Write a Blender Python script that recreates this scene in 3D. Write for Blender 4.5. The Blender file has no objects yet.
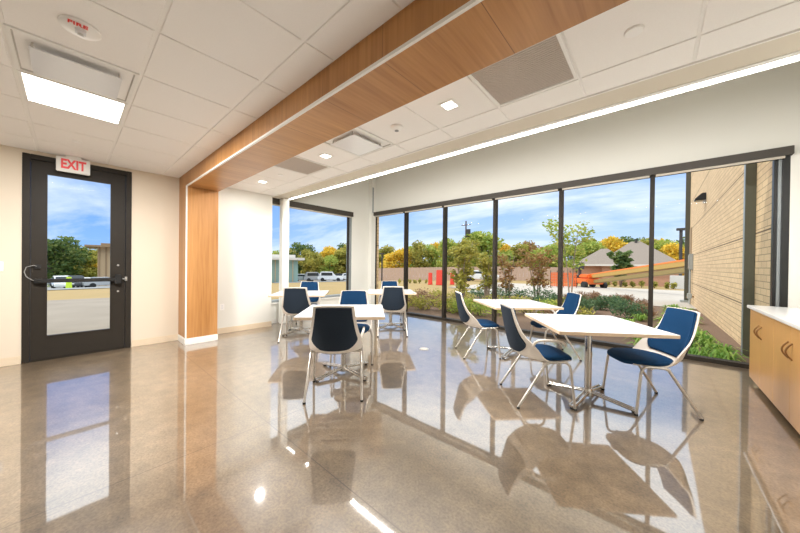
import bpy, bmesh, math, random
import numpy as np
from mathutils import Vector, Matrix
PI = math.pi
sc = bpy.context.scene
COL = sc.collection
R_ = random.Random(7)

# ------------------------------------------------------------------ camera model (fitted to the vanishing points)
F_PX, YAW, PITCH, ROLL, HC = 290.55, math.radians(41.307), math.radians(-.327), math.radians(.676), 1.284
def cam_axes():
    cy, sy, cp, sp, cr, sr = math.cos(YAW), math.sin(YAW), math.cos(PITCH), math.sin(PITCH), math.cos(ROLL), math.sin(ROLL)
    f0, r0, u0 = Vector((-sy, cy, 0)), Vector((cy, sy, 0)), Vector((0, 0, 1))
    f = f0 * cp + u0 * sp; u = u0 * cp - f0 * sp
    return r0 * cr + u * sr, u * cr - r0 * sr, f
AX = cam_axes()
def ray(px, py):
    return AX[0] * ((px - 400) / F_PX) - AX[1] * ((py - 266.5) / F_PX) + AX[2]
def g(x, y):                      # the site falls gently away from the building
    return -.15 - .02 * max(0., math.hypot(x, y) - 9) - .03 * max(0., -x - 18)
def spot(px, dist):               # place on the site in a given bearing and at a given distance
    r = ray(px, 264); h = math.hypot(r.x, r.y)
    x, y = r.x / h * dist, r.y / h * dist
    return Vector((x, y, g(x, y)))
def rise(px, py, dist):           # height above the ground there of what is seen at row py
    r = ray(px, py); h = math.hypot(r.x, r.y)
    p = spot(px, dist)
    return HC + r.z / h * dist - p.z

# ------------------------------------------------------------------ materials
M = {}
def mat(name, col, rough=.5, metal=0., var=.06, scale=20., bump=0., ior=1.5, coat=0., stretch=None, col2=None, sheen=0.):
    m = bpy.data.materials.new(name); m.use_nodes = True
    nt = m.node_tree; b = nt.nodes['Principled BSDF']
    tc = nt.nodes.new('ShaderNodeTexCoord'); mp = nt.nodes.new('ShaderNodeMapping')
    nt.links.new(tc.outputs['Object'], mp.inputs[0])
    if stretch: mp.inputs['Scale'].default_value = stretch
    n = nt.nodes.new('ShaderNodeTexNoise'); n.inputs['Scale'].default_value = scale; n.inputs['Detail'].default_value = 4
    nt.links.new(mp.outputs[0], n.inputs['Vector'])
    mx = nt.nodes.new('ShaderNodeMix'); mx.data_type = 'RGBA'
    nt.links.new(n.outputs['Fac'], mx.inputs['Factor'])
    c2 = col2 or tuple(min(1, c * (1 + var)) for c in col)
    c1 = col if col2 else tuple(c * (1 - var) for c in col)
    mx.inputs[6].default_value = (*c1, 1); mx.inputs[7].default_value = (*c2, 1)
    nt.links.new(mx.outputs[2], b.inputs['Base Color'])
    b.inputs['Roughness'].default_value = rough; b.inputs['Metallic'].default_value = metal
    b.inputs['IOR'].default_value = ior; b.inputs['Coat Weight'].default_value = coat
    b.inputs['Sheen Weight'].default_value = sheen
    if bump:
        bp = nt.nodes.new('ShaderNodeBump'); bp.inputs['Strength'].default_value = bump; bp.inputs['Distance'].default_value = .002
        nt.links.new(n.outputs['Fac'], bp.inputs['Height']); nt.links.new(bp.outputs[0], b.inputs['Normal'])
    M[name] = m; return m
def emis(name, col, s):
    m = bpy.data.materials.new(name); m.use_nodes = True; nt = m.node_tree
    b = nt.nodes['Principled BSDF']; b.inputs['Base Color'].default_value = (*col, 1)
    b.inputs['Emission Color'].default_value = (*col, 1); b.inputs['Emission Strength'].default_value = s
    M[name] = m; return m
mat('wall_paint', (.78, .775, .725), .6, var=.015, scale=3)
mat('bulkhead_shaded', (.66, .60, .50), .6, var=.015, scale=3)  # wall paint darkened: shade of the unlit underside put into the colour
mat('wall_cream', (.72, .63, .51), .6, var=.015, scale=3)
mat('ceiling_tile', (.87, .845, .815), .9, var=.04, scale=160, bump=.25)
mat('ceiling_grid', (.87, .85, .82), .6, var=.01)
mat('white_metal', (.82, .81, .78), .45, var=.02)
mat('white_gloss', (.84, .85, .87), .15, var=.02, ior=1.8)
mat('white_plastic', (.88, .87, .85), .5, var=.02)
mat('shell_plastic', (.72, .66, .59), .42, var=.02)
mat('laminate_white', (.74, .725, .70), .22, var=.015, ior=1.55)
mat('edge_wood', (.72, .55, .38), .5, var=.12, stretch=(1, 1, 8), scale=30)
mat('maple', (.52, .275, .095), .38, var=.10, stretch=(6, 6, .5), scale=6)
mat('bronze_pull', (.32, .18, .08), .3, .9)
mat('dark_bronze', (.026, .021, .016), .5, var=.1, ior=1.3)
mat('black_metal', (.012, .012, .012), .4)
mat('blind_bronze', (.05, .042, .034), .5, var=.1)
mat('hem_beige', (.55, .50, .42), .6)
mat('grey_alu', (.30, .33, .34), .4, .3)
mat('chrome', (.62, .60, .57), .22, .95, var=.03)
mat('leg_silver', (.60, .565, .52), .3, .75, var=.03)
mat('rubber', (.02, .02, .02), .8)
mat('navy_fabric', (.002, .034, .098), .8, ior=1.3, var=.35, scale=500, bump=.3)
mat('navy_backlit', (.006, .016, .032), .85, var=.35, scale=500, bump=.3)  # same navy fabric, with the shade of the backlit side in its colour
mat('grille_mesh', (.56, .50, .45), .6, var=.25, scale=180, bump=.6)
mat('duct_dark', (.03, .028, .025), .8)
mat('pan_grey', (.50, .47, .43), .5)
mat('base_tan', (.72, .60, .45), .5, var=.04, stretch=(1, 1, 10))
mat('base_white', (.80, .78, .74), .45, var=.02)
mat('red_paint', (.75, .03, .02), .5)
mat('exit_red', (.90, .09, .10), .5)
mat('cable_grey', (.28, .28, .27), .5)
mat('steel_plain', (.55, .54, .52), .35, .8)
# outdoors
mat('mulch', (.115, .066, .042), .95, scale=14, col2=(.23, .145, .095), bump=1.)
mat('lawn', (.40, .26, .10), .95, scale=.35, col2=(.27, .20, .075), bump=.6)
mat('lawn_green', (.16, .22, .06), .95, scale=.6, col2=(.26, .28, .09), bump=.6)
mat('concrete', (.40, .35, .30), .85, scale=1.2, col2=(.50, .45, .39))
mat('plaza_paving', (.20, .16, .12), .85, scale=.9, col2=(.33, .28, .22))
mat('asphalt', (.26, .26, .26), .9, scale=3)
mat('bark', (.12, .085, .06), .9, var=.3, scale=12)
mat('bark_pale', (.35, .28, .22), .9, var=.3, scale=12)
mat('roof_shingle', (.24, .195, .16), .9, var=.14, scale=6)
mat('house_brick', (.50, .27, .17), .9, var=.15, scale=4)
mat('house_trim', (.70, .66, .60), .7)
mat('fence_wood', (.58, .41, .31), .9, var=.2, stretch=(6, 6, .3), scale=3)
mat('safety_orange', (.90, .16, .03), .6, var=.15, scale=5)
mat('safety_red', (.80, .07, .04), .5)
mat('lift_orange', (.80, .17, .03), .5)
mat('boom_orange', (.85, .25, .06), .45)
mat('boom_olive', (.30, .22, .08), .5); mat('boom_tan', (.50, .32, .09), .5)
mat('car_white', (.80, .80, .80), .2, ior=1.6); mat('car_dark', (.05, .055, .065), .2); mat('car_silver', (.50, .52, .54), .25, .4); mat('car_vest', (.65, .85, .05), .6)
mat('car_glass', (.03, .04, .05), .08)
mat('office_glass', (.30, .44, .40), .1)
mat('office_tan', (.60, .44, .26), .8, var=.05)
mat('office_brown', (.33, .22, .12), .8)
mat('pole_dark', (.05, .045, .04), .6)
mat('downspout', (.085, .08, .055), .5)
mat('utility_grey', (.34, .35, .33), .55)
mat('concrete_light', (.66, .64, .60), .85)

def leafmat(name, c1, c2, c3):
    m = bpy.data.materials.new(name); m.use_nodes = True; nt = m.node_tree
    b = nt.nodes['Principled BSDF']; b.inputs['Roughness'].default_value = .7
    ge = nt.nodes.new('ShaderNodeNewGeometry'); cr = nt.nodes.new('ShaderNodeValToRGB')
    nt.links.new(ge.outputs['Random Per Island'], cr.inputs[0])
    e = cr.color_ramp.elements; e[0].color = (*c1, 1); e[1].color = (*c3, 1)
    k = e.new(.5); k.color = (*c2, 1)
    nt.links.new(cr.outputs[0], b.inputs['Base Color'])
    tr = nt.nodes.new('ShaderNodeBsdfTranslucent'); nt.links.new(cr.outputs[0], tr.inputs[0])
    mx = nt.nodes.new('ShaderNodeMixShader'); mx.inputs[0].default_value = .35
    nt.links.new(b.outputs[0], mx.inputs[1]); nt.links.new(tr.outputs[0], mx.inputs[2])
    nt.links.new(mx.outputs[0], nt.nodes['Material Output'].inputs[0]); M[name] = m
leafmat('leaf_dark', (.06, .12, .03), (.12, .19, .05), (.24, .28, .07))
leafmat('leaf_olive', (.24, .25, .05), (.42, .40, .08), (.58, .48, .11))
leafmat('leaf_yellow', (.46, .36, .05), (.76, .54, .05), (.92, .64, .08))
leafmat('leaf_russet', (.30, .15, .06), (.44, .24, .10), (.36, .34, .10))
leafmat('leaf_lime', (.22, .34, .06), (.40, .48, .09), (.60, .58, .14))
leafmat('leaf_brown', (.22, .12, .07), (.34, .20, .12), (.44, .30, .17))
leafmat('leaf_juniper', (.05, .12, .06), (.10, .19, .09), (.17, .26, .11))
leafmat('leaf_fresh', (.12, .26, .04), (.25, .42, .07), (.44, .55, .13))

# wood veneer with panel seams along local x
def veneer():
    m = bpy.data.materials.new('wood_veneer'); m.use_nodes = True; nt = m.node_tree
    b = nt.nodes['Principled BSDF']; b.inputs['Roughness'].default_value = .35
    tc = nt.nodes.new('ShaderNodeTexCoord'); L = nt.links.new
    def noise(sc_, s):
        mp = nt.nodes.new('ShaderNodeMapping'); mp.inputs['Scale'].default_value = sc_
        n = nt.nodes.new('ShaderNodeTexNoise'); n.inputs['Scale'].default_value = s; n.inputs['Detail'].default_value = 5
        L(tc.outputs['Object'], mp.inputs[0]); L(mp.outputs[0], n.inputs['Vector']); return n
    n1 = noise((14, .6, .6), 3); n2 = noise((3, .4, .4), 1.2)
    ad = nt.nodes.new('ShaderNodeMath'); ad.operation = 'ADD'; L(n1.outputs['Fac'], ad.inputs[0]); L(n2.outputs['Fac'], ad.inputs[1])
    mu = nt.nodes.new('ShaderNodeMath'); mu.operation = 'MULTIPLY'; mu.inputs[1].default_value = .5; L(ad.outputs[0], mu.inputs[0])
    cr = nt.nodes.new('ShaderNodeValToRGB'); L(mu.outputs[0], cr.inputs[0])
    e = cr.color_ramp.elements; e[0].position = .3; e[0].color = (.33, .135, .032, 1); e[1].position = .7; e[1].color = (.55, .275, .095, 1)
    # butt joints between veneer panels every 0.6 m
    sx = nt.nodes.new('ShaderNodeSeparateXYZ'); L(tc.outputs['Object'], sx.inputs[0])
    md = nt.nodes.new('ShaderNodeMath'); md.operation = 'PINGPONG'; md.inputs[1].default_value = .3; L(sx.outputs[0], md.inputs[0])
    lt = nt.nodes.new('ShaderNodeMath'); lt.operation = 'LESS_THAN'; lt.inputs[1].default_value = .002; L(md.outputs[0], lt.inputs[0])
    mx = nt.nodes.new('ShaderNodeMix'); mx.data_type = 'RGBA'; L(lt.outputs[0], mx.inputs['Factor']); L(cr.outputs[0], mx.inputs[6]); mx.inputs[7].default_value = (.2, .09, .03, 1)
    L(mx.outputs[2], b.inputs['Base Color']); M['veneer'] = m
    m2 = m.copy(); M['veneer_upright'] = m2   # same sheet, grain turned upright
    for nd in m2.node_tree.nodes:
        if nd.type == 'MAPPING':
            s = nd.inputs['Scale'].default_value; nd.inputs['Scale'].default_value = (s[0], s[0], s[1])
        if nd.type == 'MATH' and nd.operation == 'LESS_THAN': nd.inputs[1].default_value = -1
veneer()

def floor_mat():
    m = bpy.data.materials.new('polished_concrete'); m.use_nodes = True; nt = m.node_tree; L = nt.links.new
    b = nt.nodes['Principled BSDF']; tc = nt.nodes.new('ShaderNodeTexCoord')
    def noise(s, d=6, r=.6):
        n = nt.nodes.new('ShaderNodeTexNoise'); n.inputs['Scale'].default_value = s; n.inputs['Detail'].default_value = d; n.inputs['Roughness'].default_value = r
        L(tc.outputs['Object'], n.inputs['Vector']); return n
    def ramp(src, a, ca, bb, cb):
        r = nt.nodes.new('ShaderNodeValToRGB'); e = r.color_ramp.elements
        e[0].position = a; e[0].color = (*ca, 1); e[1].position = bb; e[1].color = (*cb, 1); L(src, r.inputs[0]); return r
    n1 = noise(.9); n2 = noise(9, 5); n3 = noise(70, 3)
    r1 = ramp(n1.outputs['Fac'], .30, (.140, .099, .058), .70, (.240, .182, .124))
    def mul(a, bsock, f):
        x = nt.nodes.new('ShaderNodeMix'); x.data_type = 'RGBA'; x.blend_type = 'MULTIPLY'; x.inputs['Factor'].default_value = f
        L(a, x.inputs[6]); L(bsock, x.inputs[7]); return x.outputs[2]
    c = mul(r1.outputs[0], ramp(n2.outputs['Fac'], .3, (.72, .72, .72), .7, (1.2, 1.18, 1.15)).outputs[0], 1.)
    c = mul(c, ramp(n3.outputs['Fac'], .35, (.6, .6, .6), .62, (1.15, 1.15, 1.15)).outputs[0], .8)
    vo = nt.nodes.new('ShaderNodeTexVoronoi'); vo.inputs['Scale'].default_value = 38; L(tc.outputs['Object'], vo.inputs['Vector'])
    c = mul(c, ramp(vo.outputs['Distance'], .10, (.55, .5, .45), .2, (1, 1, 1)).outputs[0], .55)
    # sawn control joints
    sx = nt.nodes.new('ShaderNodeSeparateXYZ'); L(tc.outputs['Object'], sx.inputs[0])
    prev = None
    for ax, v in ((1, 1.06), (0, -2.33), (1, 3.62)):
        s = nt.nodes.new('ShaderNodeMath'); s.operation = 'SUBTRACT'; s.inputs[1].default_value = v; L(sx.outputs[ax], s.inputs[0])
        a = nt.nodes.new('ShaderNodeMath'); a.operation = 'ABSOLUTE'; L(s.outputs[0], a.inputs[0])
        l = nt.nodes.new('ShaderNodeMath'); l.operation = 'LESS_THAN'; l.inputs[1].default_value = .0035; L(a.outputs[0], l.inputs[0])
        if prev:
            mxx = nt.nodes.new('ShaderNodeMath'); mxx.operation = 'MAXIMUM'; L(prev, mxx.inputs[0]); L(l.outputs[0], mxx.inputs[1]); prev = mxx.outputs[0]
        else: prev = l.outputs[0]
    x = nt.nodes.new('ShaderNodeMix'); x.data_type = 'RGBA'; L(prev, x.inputs['Factor']); L(c, x.inputs[6]); x.inputs[7].default_value = (.09, .065, .045, 1)
    L(x.outputs[2], b.inputs['Base Color'])
    b.inputs['Roughness'].default_value = .30; b.inputs['IOR'].default_value = 1.6
    b.inputs['Coat Weight'].default_value = 1.; b.inputs['Coat Roughness'].default_value = .035; b.inputs['Coat IOR'].default_value = 2.7
    bp = nt.nodes.new('ShaderNodeBump'); bp.inputs['Strength'].default_value = .05; bp.inputs['Distance'].default_value = .01
    L(noise(2.2, 2).outputs['Fac'], bp.inputs['Height']); L(bp.outputs[0], b.inputs['Coat Normal'])
    M['floor'] = m
floor_mat()

def brick_mat():
    m = bpy.data.materials.new('tan_brick'); m.use_nodes = True; nt = m.node_tree; L = nt.links.new
    b = nt.nodes['Principled BSDF']; b.inputs['Roughness'].default_value = .9
    tc = nt.nodes.new('ShaderNodeTexCoord'); sx = nt.nodes.new('ShaderNodeSeparateXYZ'); L(tc.outputs['Object'], sx.inputs[0])
    ad = nt.nodes.new('ShaderNodeMath'); ad.operation = 'ADD'; L(sx.outputs[0], ad.inputs[0]); L(sx.outputs[1], ad.inputs[1])
    cb = nt.nodes.new('ShaderNodeCombineXYZ'); L(ad.outputs[0], cb.inputs[0]); L(sx.outputs[2], cb.inputs[1])
    br = nt.nodes.new('ShaderNodeTexBrick'); L(cb.outputs[0], br.inputs['Vector'])
    br.inputs['Scale'].default_value = 1; br.inputs['Brick Width'].default_value = .30; br.inputs['Row Height'].default_value = .10
    br.inputs['Mortar Size'].default_value = .006; br.inputs['Bias'].default_value = -.2
    br.inputs['Color1'].default_value = (.78, .56, .33, 1); br.inputs['Color2'].default_value = (.66, .46, .27, 1); br.inputs['Mortar'].default_value = (.36, .25, .15, 1)
    # recessed dark courses
    md = nt.nodes.new('ShaderNodeMath'); md.operation = 'PINGPONG'; md.inputs[1].default_value = .60
    of = nt.nodes.new('ShaderNodeMath'); of.operation = 'ADD'; of.inputs[1].default_value = -.65; L(sx.outputs[2], of.inputs[0]); L(of.outputs[0], md.inputs[0])
    lt = nt.nodes.new('ShaderNodeMath'); lt.operation = 'LESS_THAN'; lt.inputs[1].default_value = .012; L(md.outputs[0], lt.inputs[0])
    x = nt.nodes.new('ShaderNodeMix'); x.data_type = 'RGBA'; L(lt.outputs[0], x.inputs['Factor']); L(br.outputs['Color'], x.inputs[6]); x.inputs[7].default_value = (.17, .11, .06, 1)
    L(x.outputs[2], b.inputs['Base Color']); M['brick'] = m
brick_mat()

def glass_mat():
    m = bpy.data.materials.new('window_glass'); m.use_nodes = True; nt = m.node_tree; L = nt.links.new
    for n in list(nt.nodes):
        if n.type == 'BSDF_PRINCIPLED': nt.nodes.remove(n)
    t = nt.nodes.new('ShaderNodeBsdfTransparent'); t.inputs[0].default_value = (.95, .975, .97, 1)
    gl = nt.nodes.new('ShaderNodeBsdfGlossy'); gl.inputs['Roughness'].default_value = .01
    fr = nt.nodes.new('ShaderNodeFresnel'); fr.inputs[0].default_value = 1.04
    no = nt.nodes.new('ShaderNodeTexNoise'); no.inputs['Scale'].default_value = 2
    mu = nt.nodes.new('ShaderNodeMath'); mu.operation = 'MULTIPLY_ADD'; mu.inputs[1].default_value = .01; mu.inputs[2].default_value = 1.035
    L(no.outputs['Fac'], mu.inputs[0]); L(mu.outputs[0], fr.inputs[0])
    mx = nt.nodes.new('ShaderNodeMixShader'); L(fr.outputs[0], mx.inputs[0]); L(t.outputs[0], mx.inputs[1]); L(gl.outputs[0], mx.inputs[2])
    L(mx.outputs[0], nt.nodes['Material Output'].inputs[0]); M['glass'] = m
glass_mat()
emis('led_lens', (1., .96, .90), 9)
emis('panel_lens', (1., .96, .90), 7)
emis('can_lens', (1., .95, .88), 7)

# ------------------------------------------------------------------ mesh helpers
class MB:
    def __init__(s): s.v = []; s.f = []
    def box(s, x0, x1, y0, y1, z0, z1, mx=None):
        n = len(s.v)
        c = [Vector(p) for p in ((x0, y0, z0), (x1, y0, z0), (x1, y1, z0), (x0, y1, z0), (x0, y0, z1), (x1, y0, z1), (x1, y1, z1), (x0, y1, z1))]
        if mx is not None: c = [mx @ p for p in c]
        s.v += c; s.f += [tuple(n + i for i in q) for q in ((3, 2, 1, 0), (4, 5, 6, 7), (0, 1, 5, 4), (1, 2, 6, 5), (2, 3, 7, 6), (3, 0, 4, 7))]
        return s
    def bar(s, a, b, w, h, up=Vector((0, 0, 1))):
        a, b = Vector(a), Vector(b); d = (b - a); l = d.length; d.normalize()
        sd = d.cross(up)
        if sd.length < 1e-5: sd = d.cross(Vector((1, 0, 0)))
        sd.normalize(); u = sd.cross(d)
        m = Matrix((sd, d, u)).transposed().to_4x4(); m.translation = a
        return s.box(-w / 2, w / 2, 0, l, -h / 2, h / 2, m)
    def tube(s, pts, r, n=10, cap=True):
        pts = [Vector(p) for p in pts]; rr = r if isinstance(r, (list, tuple)) else [r] * len(pts)
        base = len(s.v); prev = None
        for i, p in enumerate(pts):
            t = (pts[min(i + 1, len(pts) - 1)] - pts[max(i - 1, 0)]).normalized()
            if prev is None:
                a = t.cross(Vector((0, 0, 1)))
                if a.length < 1e-3: a = t.cross(Vector((1, 0, 0)))
                a.normalize()
            else:
                a = prev - t * prev.dot(t); a.normalize()
            prev = a; b = t.cross(a)
            for k in range(n):
                th = 2 * PI * k / n; s.v.append(p + (a * math.cos(th) + b * math.sin(th)) * rr[i])
        for i in range(len(pts) - 1):
            for k in range(n):
                k2 = (k + 1) % n; o = base + i * n
                s.f.append((o + k, o + k2, o + n + k2, o + n + k))
        if cap:
            s.f.append(tuple(base + k for k in range(n))[::-1]); e = base + (len(pts) - 1) * n
            s.f.append(tuple(e + k for k in range(n)))
        return s
    def lathe(s, prof, c=(0, 0, 0), n=32, sx=1, sy=1):
        base = len(s.v); c = Vector(c)
        for r, z in prof:
            for k in range(n):
                th = 2 * PI * k / n; s.v.append(c + Vector((r * math.cos(th) * sx, r * math.sin(th) * sy, z)))
        for i in range(len(prof) - 1):
            for k in range(n):
                k2 = (k + 1) % n; o = base + i * n; s.f.append((o + k, o + k2, o + n + k2, o + n + k))
        s.f.append(tuple(base + k for k in range(n))[::-1]); e = base + (len(prof) - 1) * n
        s.f.append(tuple(e + k for k in range(n))); return s
    def prism(s, poly, z0, z1, mx=None):      # poly in xy, extruded along z
        n = len(s.v); k = len(poly)
        c = [Vector((p[0], p[1], z)) for z in (z0, z1) for p in poly]
        if mx is not None: c = [mx @ p for p in c]
        s.v += c
        s.f.append(tuple(range(n, n + k))[::-1]); s.f.append(tuple(range(n + k, n + 2 * k)))
        for i in range(k):
            j = (i + 1) % k; s.f.append((n + i, n + j, n + k + j, n + k + i))
        return s
    def quad(s, *p):
        n = len(s.v); s.v += [Vector(q) for q in p]; s.f.append(tuple(range(n, n + len(p)))); return s
    def build(s, name, m, parent=None, smooth=False, bevel=0, seg=2, label=None):
        me = bpy.data.meshes.new(name); me.from_pydata([tuple(v) for v in s.v], [], s.f); me.update()
        bm = bmesh.new(); bm.from_mesh(me); bmesh.ops.recalc_face_normals(bm, faces=bm.faces[:])
        if bevel:
            es = [e for e in bm.edges if len(e.link_faces) == 2 and e.calc_face_angle(0) > .6]
            bmesh.ops.bevel(bm, geom=es, offset=bevel, segments=seg, affect='EDGES', clamp_overlap=True)
        bm.to_mesh(me); bm.free()
        if smooth: 
            for p in me.polygons: p.use_smooth = True
        if smooth == 'auto' or (smooth and smooth is not True):
            pass
        me.materials.append(m if not isinstance(m, str) else M[m])
        o = bpy.data.objects.new(name, me); COL.objects.link(o)
        if smooth:
            try: me.set_sharp_from_angle(angle=math.radians(40))
            except Exception: pass
        if parent: o.parent = parent
        if label: o['label'] = label
        return o
def tag(o, label, cat, group=None, kind=None):
    o['label'] = label; o['category'] = cat
    if group: o['group'] = group
    if kind: o['kind'] = kind
    return o
def empty(name, loc=(0, 0, 0), rz=0):
    o = bpy.data.objects.new(name, None); COL.objects.link(o); o.location = loc; o.rotation_euler = (0, 0, rz); o.empty_display_size = .1
    return o
def thing(name, label, cat, loc=(0, 0, 0), rz=0, group=None, kind=None):
    return tag(empty(name, loc, rz), label, cat, group, kind)
def dup(root, loc=None, rz=None, label=None, group=None, scale=None):
    r = root.copy(); COL.objects.link(r)
    if loc is not None: r.location = loc
    if rz is not None: r.rotation_euler = (0, 0, rz)
    if label: r['label'] = label
    if group: r['group'] = group
    if scale is not None: r.scale = scale
    for ch in list(root.children):
        c = ch.copy(); COL.objects.link(c); c.parent = r
        for gch in list(ch.children):
            d = gch.copy(); COL.objects.link(d); d.parent = c
    return r
def struct(o, label, cat):
    return tag(o, label, cat, None, 'structure')
def text_part(name, body, size, m, parent, mx, depth=.001, bold=.0):
    cu = bpy.data.curves.new(name, 'FONT'); cu.body = body; cu.size = size; cu.extrude = depth; cu.align_x = 'CENTER'; cu.align_y = 'CENTER'; cu.offset = bold
    t = bpy.data.objects.new(name + '_tmp', cu); COL.objects.link(t)
    dg = bpy.context.evaluated_depsgraph_get(); me = bpy.data.meshes.new_from_object(t.evaluated_get(dg))
    bpy.data.objects.remove(t); me.transform(mx); me.materials.clear(); me.materials.append(M[m])
    o = bpy.data.objects.new(name, me); COL.objects.link(o); o.parent = parent; return o

# ------------------------------------------------------------------ room shell
XW, XA, YW, ZC, ZH = -5.9, -6.13, 5.76, 2.664, 3.95
XE, YS = 1.45, -3.6
YJ = 2.735                                    # where the plain left wall steps back to the window bay
fl = MB().box(XA - .2, XE + .2, YS - .2, YW + .10, -.14, 0).build('floor', 'floor'); struct(fl, 'polished brown concrete floor with sawn joints', 'floor')
# left wall with the door opening
DY0, DY1, DZ = -.39, .612, 2.622
w = MB().box(XW - .2, XW, YS, DY0, 0, ZC + .1).box(XW - .2, XW, DY1, 1.4, 0, ZC + .1).box(XW - .2, XW, DY0, DY1, DZ, ZC + .1)
struct(w.build('wall_left', 'wall_cream'), 'cream painted wall around the dark exit door', 'wall')
w = MB().box(XW - .43, XW, 1.4, YJ, 0, ZH)
struct(w.build('wall_alcove', 'wall_paint'), 'plain white wall between wood portal and left window', 'wall')
# bay wall with window_2
WY0, WY1, WZ0, WZ1 = YJ, 5.0, .44, 2.60
w = MB().box(XA - .2, XA, WY0, WY1, 0, WZ0).box(XA - .2, XA, WY0, WY1, WZ1, ZH).box(XA - .2, XA, WY1, YW + .12, 0, ZH)
struct(w.build('wall_bay', 'wall_paint'), 'white wall under, over and right of the left bay window', 'wall')
w = MB().box(XA, 1.215, YW, YW + .2, 2.74, ZH).box(1.215, XE + .2, YW, YW + .2, -.1, ZH)
struct(w.build('wall_window', 'wall_paint'), 'tall white wall above and right of the long window', 'wall')
struct(MB().box(XE, XE + .2, YS, YW, 0, ZH).build('wall_right', 'wall_paint'), 'white wall behind the cabinets', 'wall')
struct(MB().box(XW - .2, XE, YS - .2, YS, 0, ZC + .1).build('wall_back', 'wall_paint'), 'white wall behind the camera', 'wall')
# ceiling: grid + tegular tiles
ce = MB().box(XW - .2, XE + .2, YS, 2.78, ZC + .008, ZC + .2).build('ceiling', 'ceiling_grid'); struct(ce, 'white suspended ceiling of square acoustic tiles', 'ceiling')
P = .6096; XT = [-2.262 + P * k for k in range(-7, 8)]
SKIP = {}
tiles = MB(); shadow = MB()
def cells(ylines, ymin, ymax):
    for i in range(len(XT) - 1):
        x0, x1 = max(XT[i], XW), min(XT[i + 1], XE)
        if x1 - x0 < .05: continue
        for j in range(len(ylines) - 1):
            y0, y1 = max(ylines[j], ymin), min(ylines[j + 1], ymax)
            if y1 - y0 < .05: continue
            cx, cy = (XT[i] + XT[i + 1]) / 2, (ylines[j] + ylines[j + 1]) / 2
            if any(abs(cx - a) < .2 and abs(cy - b) < .2 for a, b in SKIPS): continue
            tiles.box(x0 + .008, x1 - .008, y0 + .012, y1 - .012, ZC, ZC + .011)
def cellc(x, y): return (x, y)
SKIPS = [(-3.786, .039), (-3.176, .039), (-2.567, 2.153), (-.738, 2.153), (-3.786, 2.153)]
cells([.344 - .6096 * k for k in range(7, -1, -1)] + [.954, 1.564], YS, 1.19)
cells([1.238, 1.848, 2.458, 3.068], 1.64, 2.765)
tiles.build('acoustic_tiles', 'ceiling_tile', ce, bevel=.003, seg=1, label='square acoustic ceiling tiles')
# bulkhead and high ceiling over the window bay
bk = MB().box(XA - .2, XE + .2, 2.78, 3.16, ZC - .004, ZH).build('ceiling_bulkhead', 'bulkhead_shaded'); struct(bk, 'white bulkhead edge carrying the linear light', 'bulkhead')
MB().box(XA, XE, 2.765, 2.78, ZC - .006, ZC + .02).build('edge_trim', 'ceiling_grid', bk)
struct(MB().box(XA - .2, XE + .2, 3.16, YW + .2, ZH, ZH + .2).box(XA - 2.4, XA - .2, 2.6, YW + .2, ZH, ZH + .2).build('ceiling_high', 'wall_paint'), 'high white ceiling above the window bay, with added sun-blocking overhang', 'ceiling')  # second box: unseen overhang added to keep sun out of the bay window
struct(MB().box(XA - .2, XE + .2, YS - .2, 3.16, 2.9, 3.1).box(XA - 1.15, XA - .2, YS - .2, 2.6, 2.9, 3.1).build('roof_slab', 'concrete'), 'roof over the low ceiling, with added overhang shading the door', 'roof')  # second box: added eave, out of view, blocks sun at the exit door
# baseboards
def baseboard(name, segs, m, label):
    b = MB()
    for (x0, x1, y0, y1) in segs: b.box(x0, x1, y0, y1, 0, .072).box(x0, x1 - .006 if x1 > x0 else x1, y0, y1, .072, .10)
    return struct(b.build(name, m, bevel=.003), label, 'baseboard')
baseboard('baseboard_left', [(XW, XW + .018, YS, DY0 - .005), (XW, XW + .018, DY1 + .005, 1.185)], 'base_tan', 'tan stepped baseboard along the cream door wall')
baseboard('baseboard_alcove', [(XW, XW + .018, 1.632, YJ)], 'base_tan', 'tan stepped baseboard right of the wood column')
baseboard('baseboard_bay', [(XA, XA + .018, YJ, YW)], 'base_white', 'pale baseboard under the left window')
# wood portal: column + beam
po = thing('trim_1', 'wood veneer portal of column and ceiling beam with pale edges', 'wood portal', (0, 0, 0), 0, None, 'structure')
BY0, BY1, BZ = 1.19, 1.626, 2.462
MB().box(XW, XE, BY0, BY1, BZ, ZC + .02).build('beam', 'veneer', po)
MB().box(XW, -5.45, BY0, BY1, .095, BZ - .001).build('column', 'veneer_upright', po)
MB().box(XW, -5.438, BY0 - .012, BY1 + .006, 0, .088).box(XW, -5.443, BY0 - .008, BY1 + .003, .088, .1).build('base', 'base_white', po, bevel=.003, label='white baseboard of the wood column')
et = MB().box(-5.47, XE, BY0 - .006, BY0 + .013, BZ - .006, BZ + .013).box(-5.464, -5.445, BY0 - .006, BY0 + .013, .1, BZ + .012)
et.build('edge_strip', 'base_white', po, label='pale edge strip')

# ------------------------------------------------------------------ long window
w1 = thing('window_1', 'long floor-to-header window wall with dark bronze mullions', 'window', (0, YW, 0), 0, None, 'structure')
MX = [-4.91, -3.72, -2.50, -1.28, -.047]
WX0, WX1 = XA + .03, 1.175
f = MB().box(XA, 1.215, .0, .13, -.02, .055).box(XA, 1.215, .0, .13, 2.66, 2.74).box(XA, XA + .055, 0, .13, 0, 2.70)
f.build('window_frame', 'dark_bronze', w1, bevel=.004)
MB().box(1.155, 1.215, 0, .13, .055, 2.66).box(1.10, 1.13, .05, .13, .055, 2.66).build('jamb', 'black_metal', w1, bevel=.003)
MB().box(1.13, 1.155, .03, .13, .055, 2.66).build('jamb_reveal', 'grey_alu', w1)
for x in MX: MB().box(x - .028, x + .028, -.0, .13, .055, 2.66).build('mullion', 'dark_bronze', w1, bevel=.004)
ed = [XA + .055] + MX + [1.10]
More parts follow.
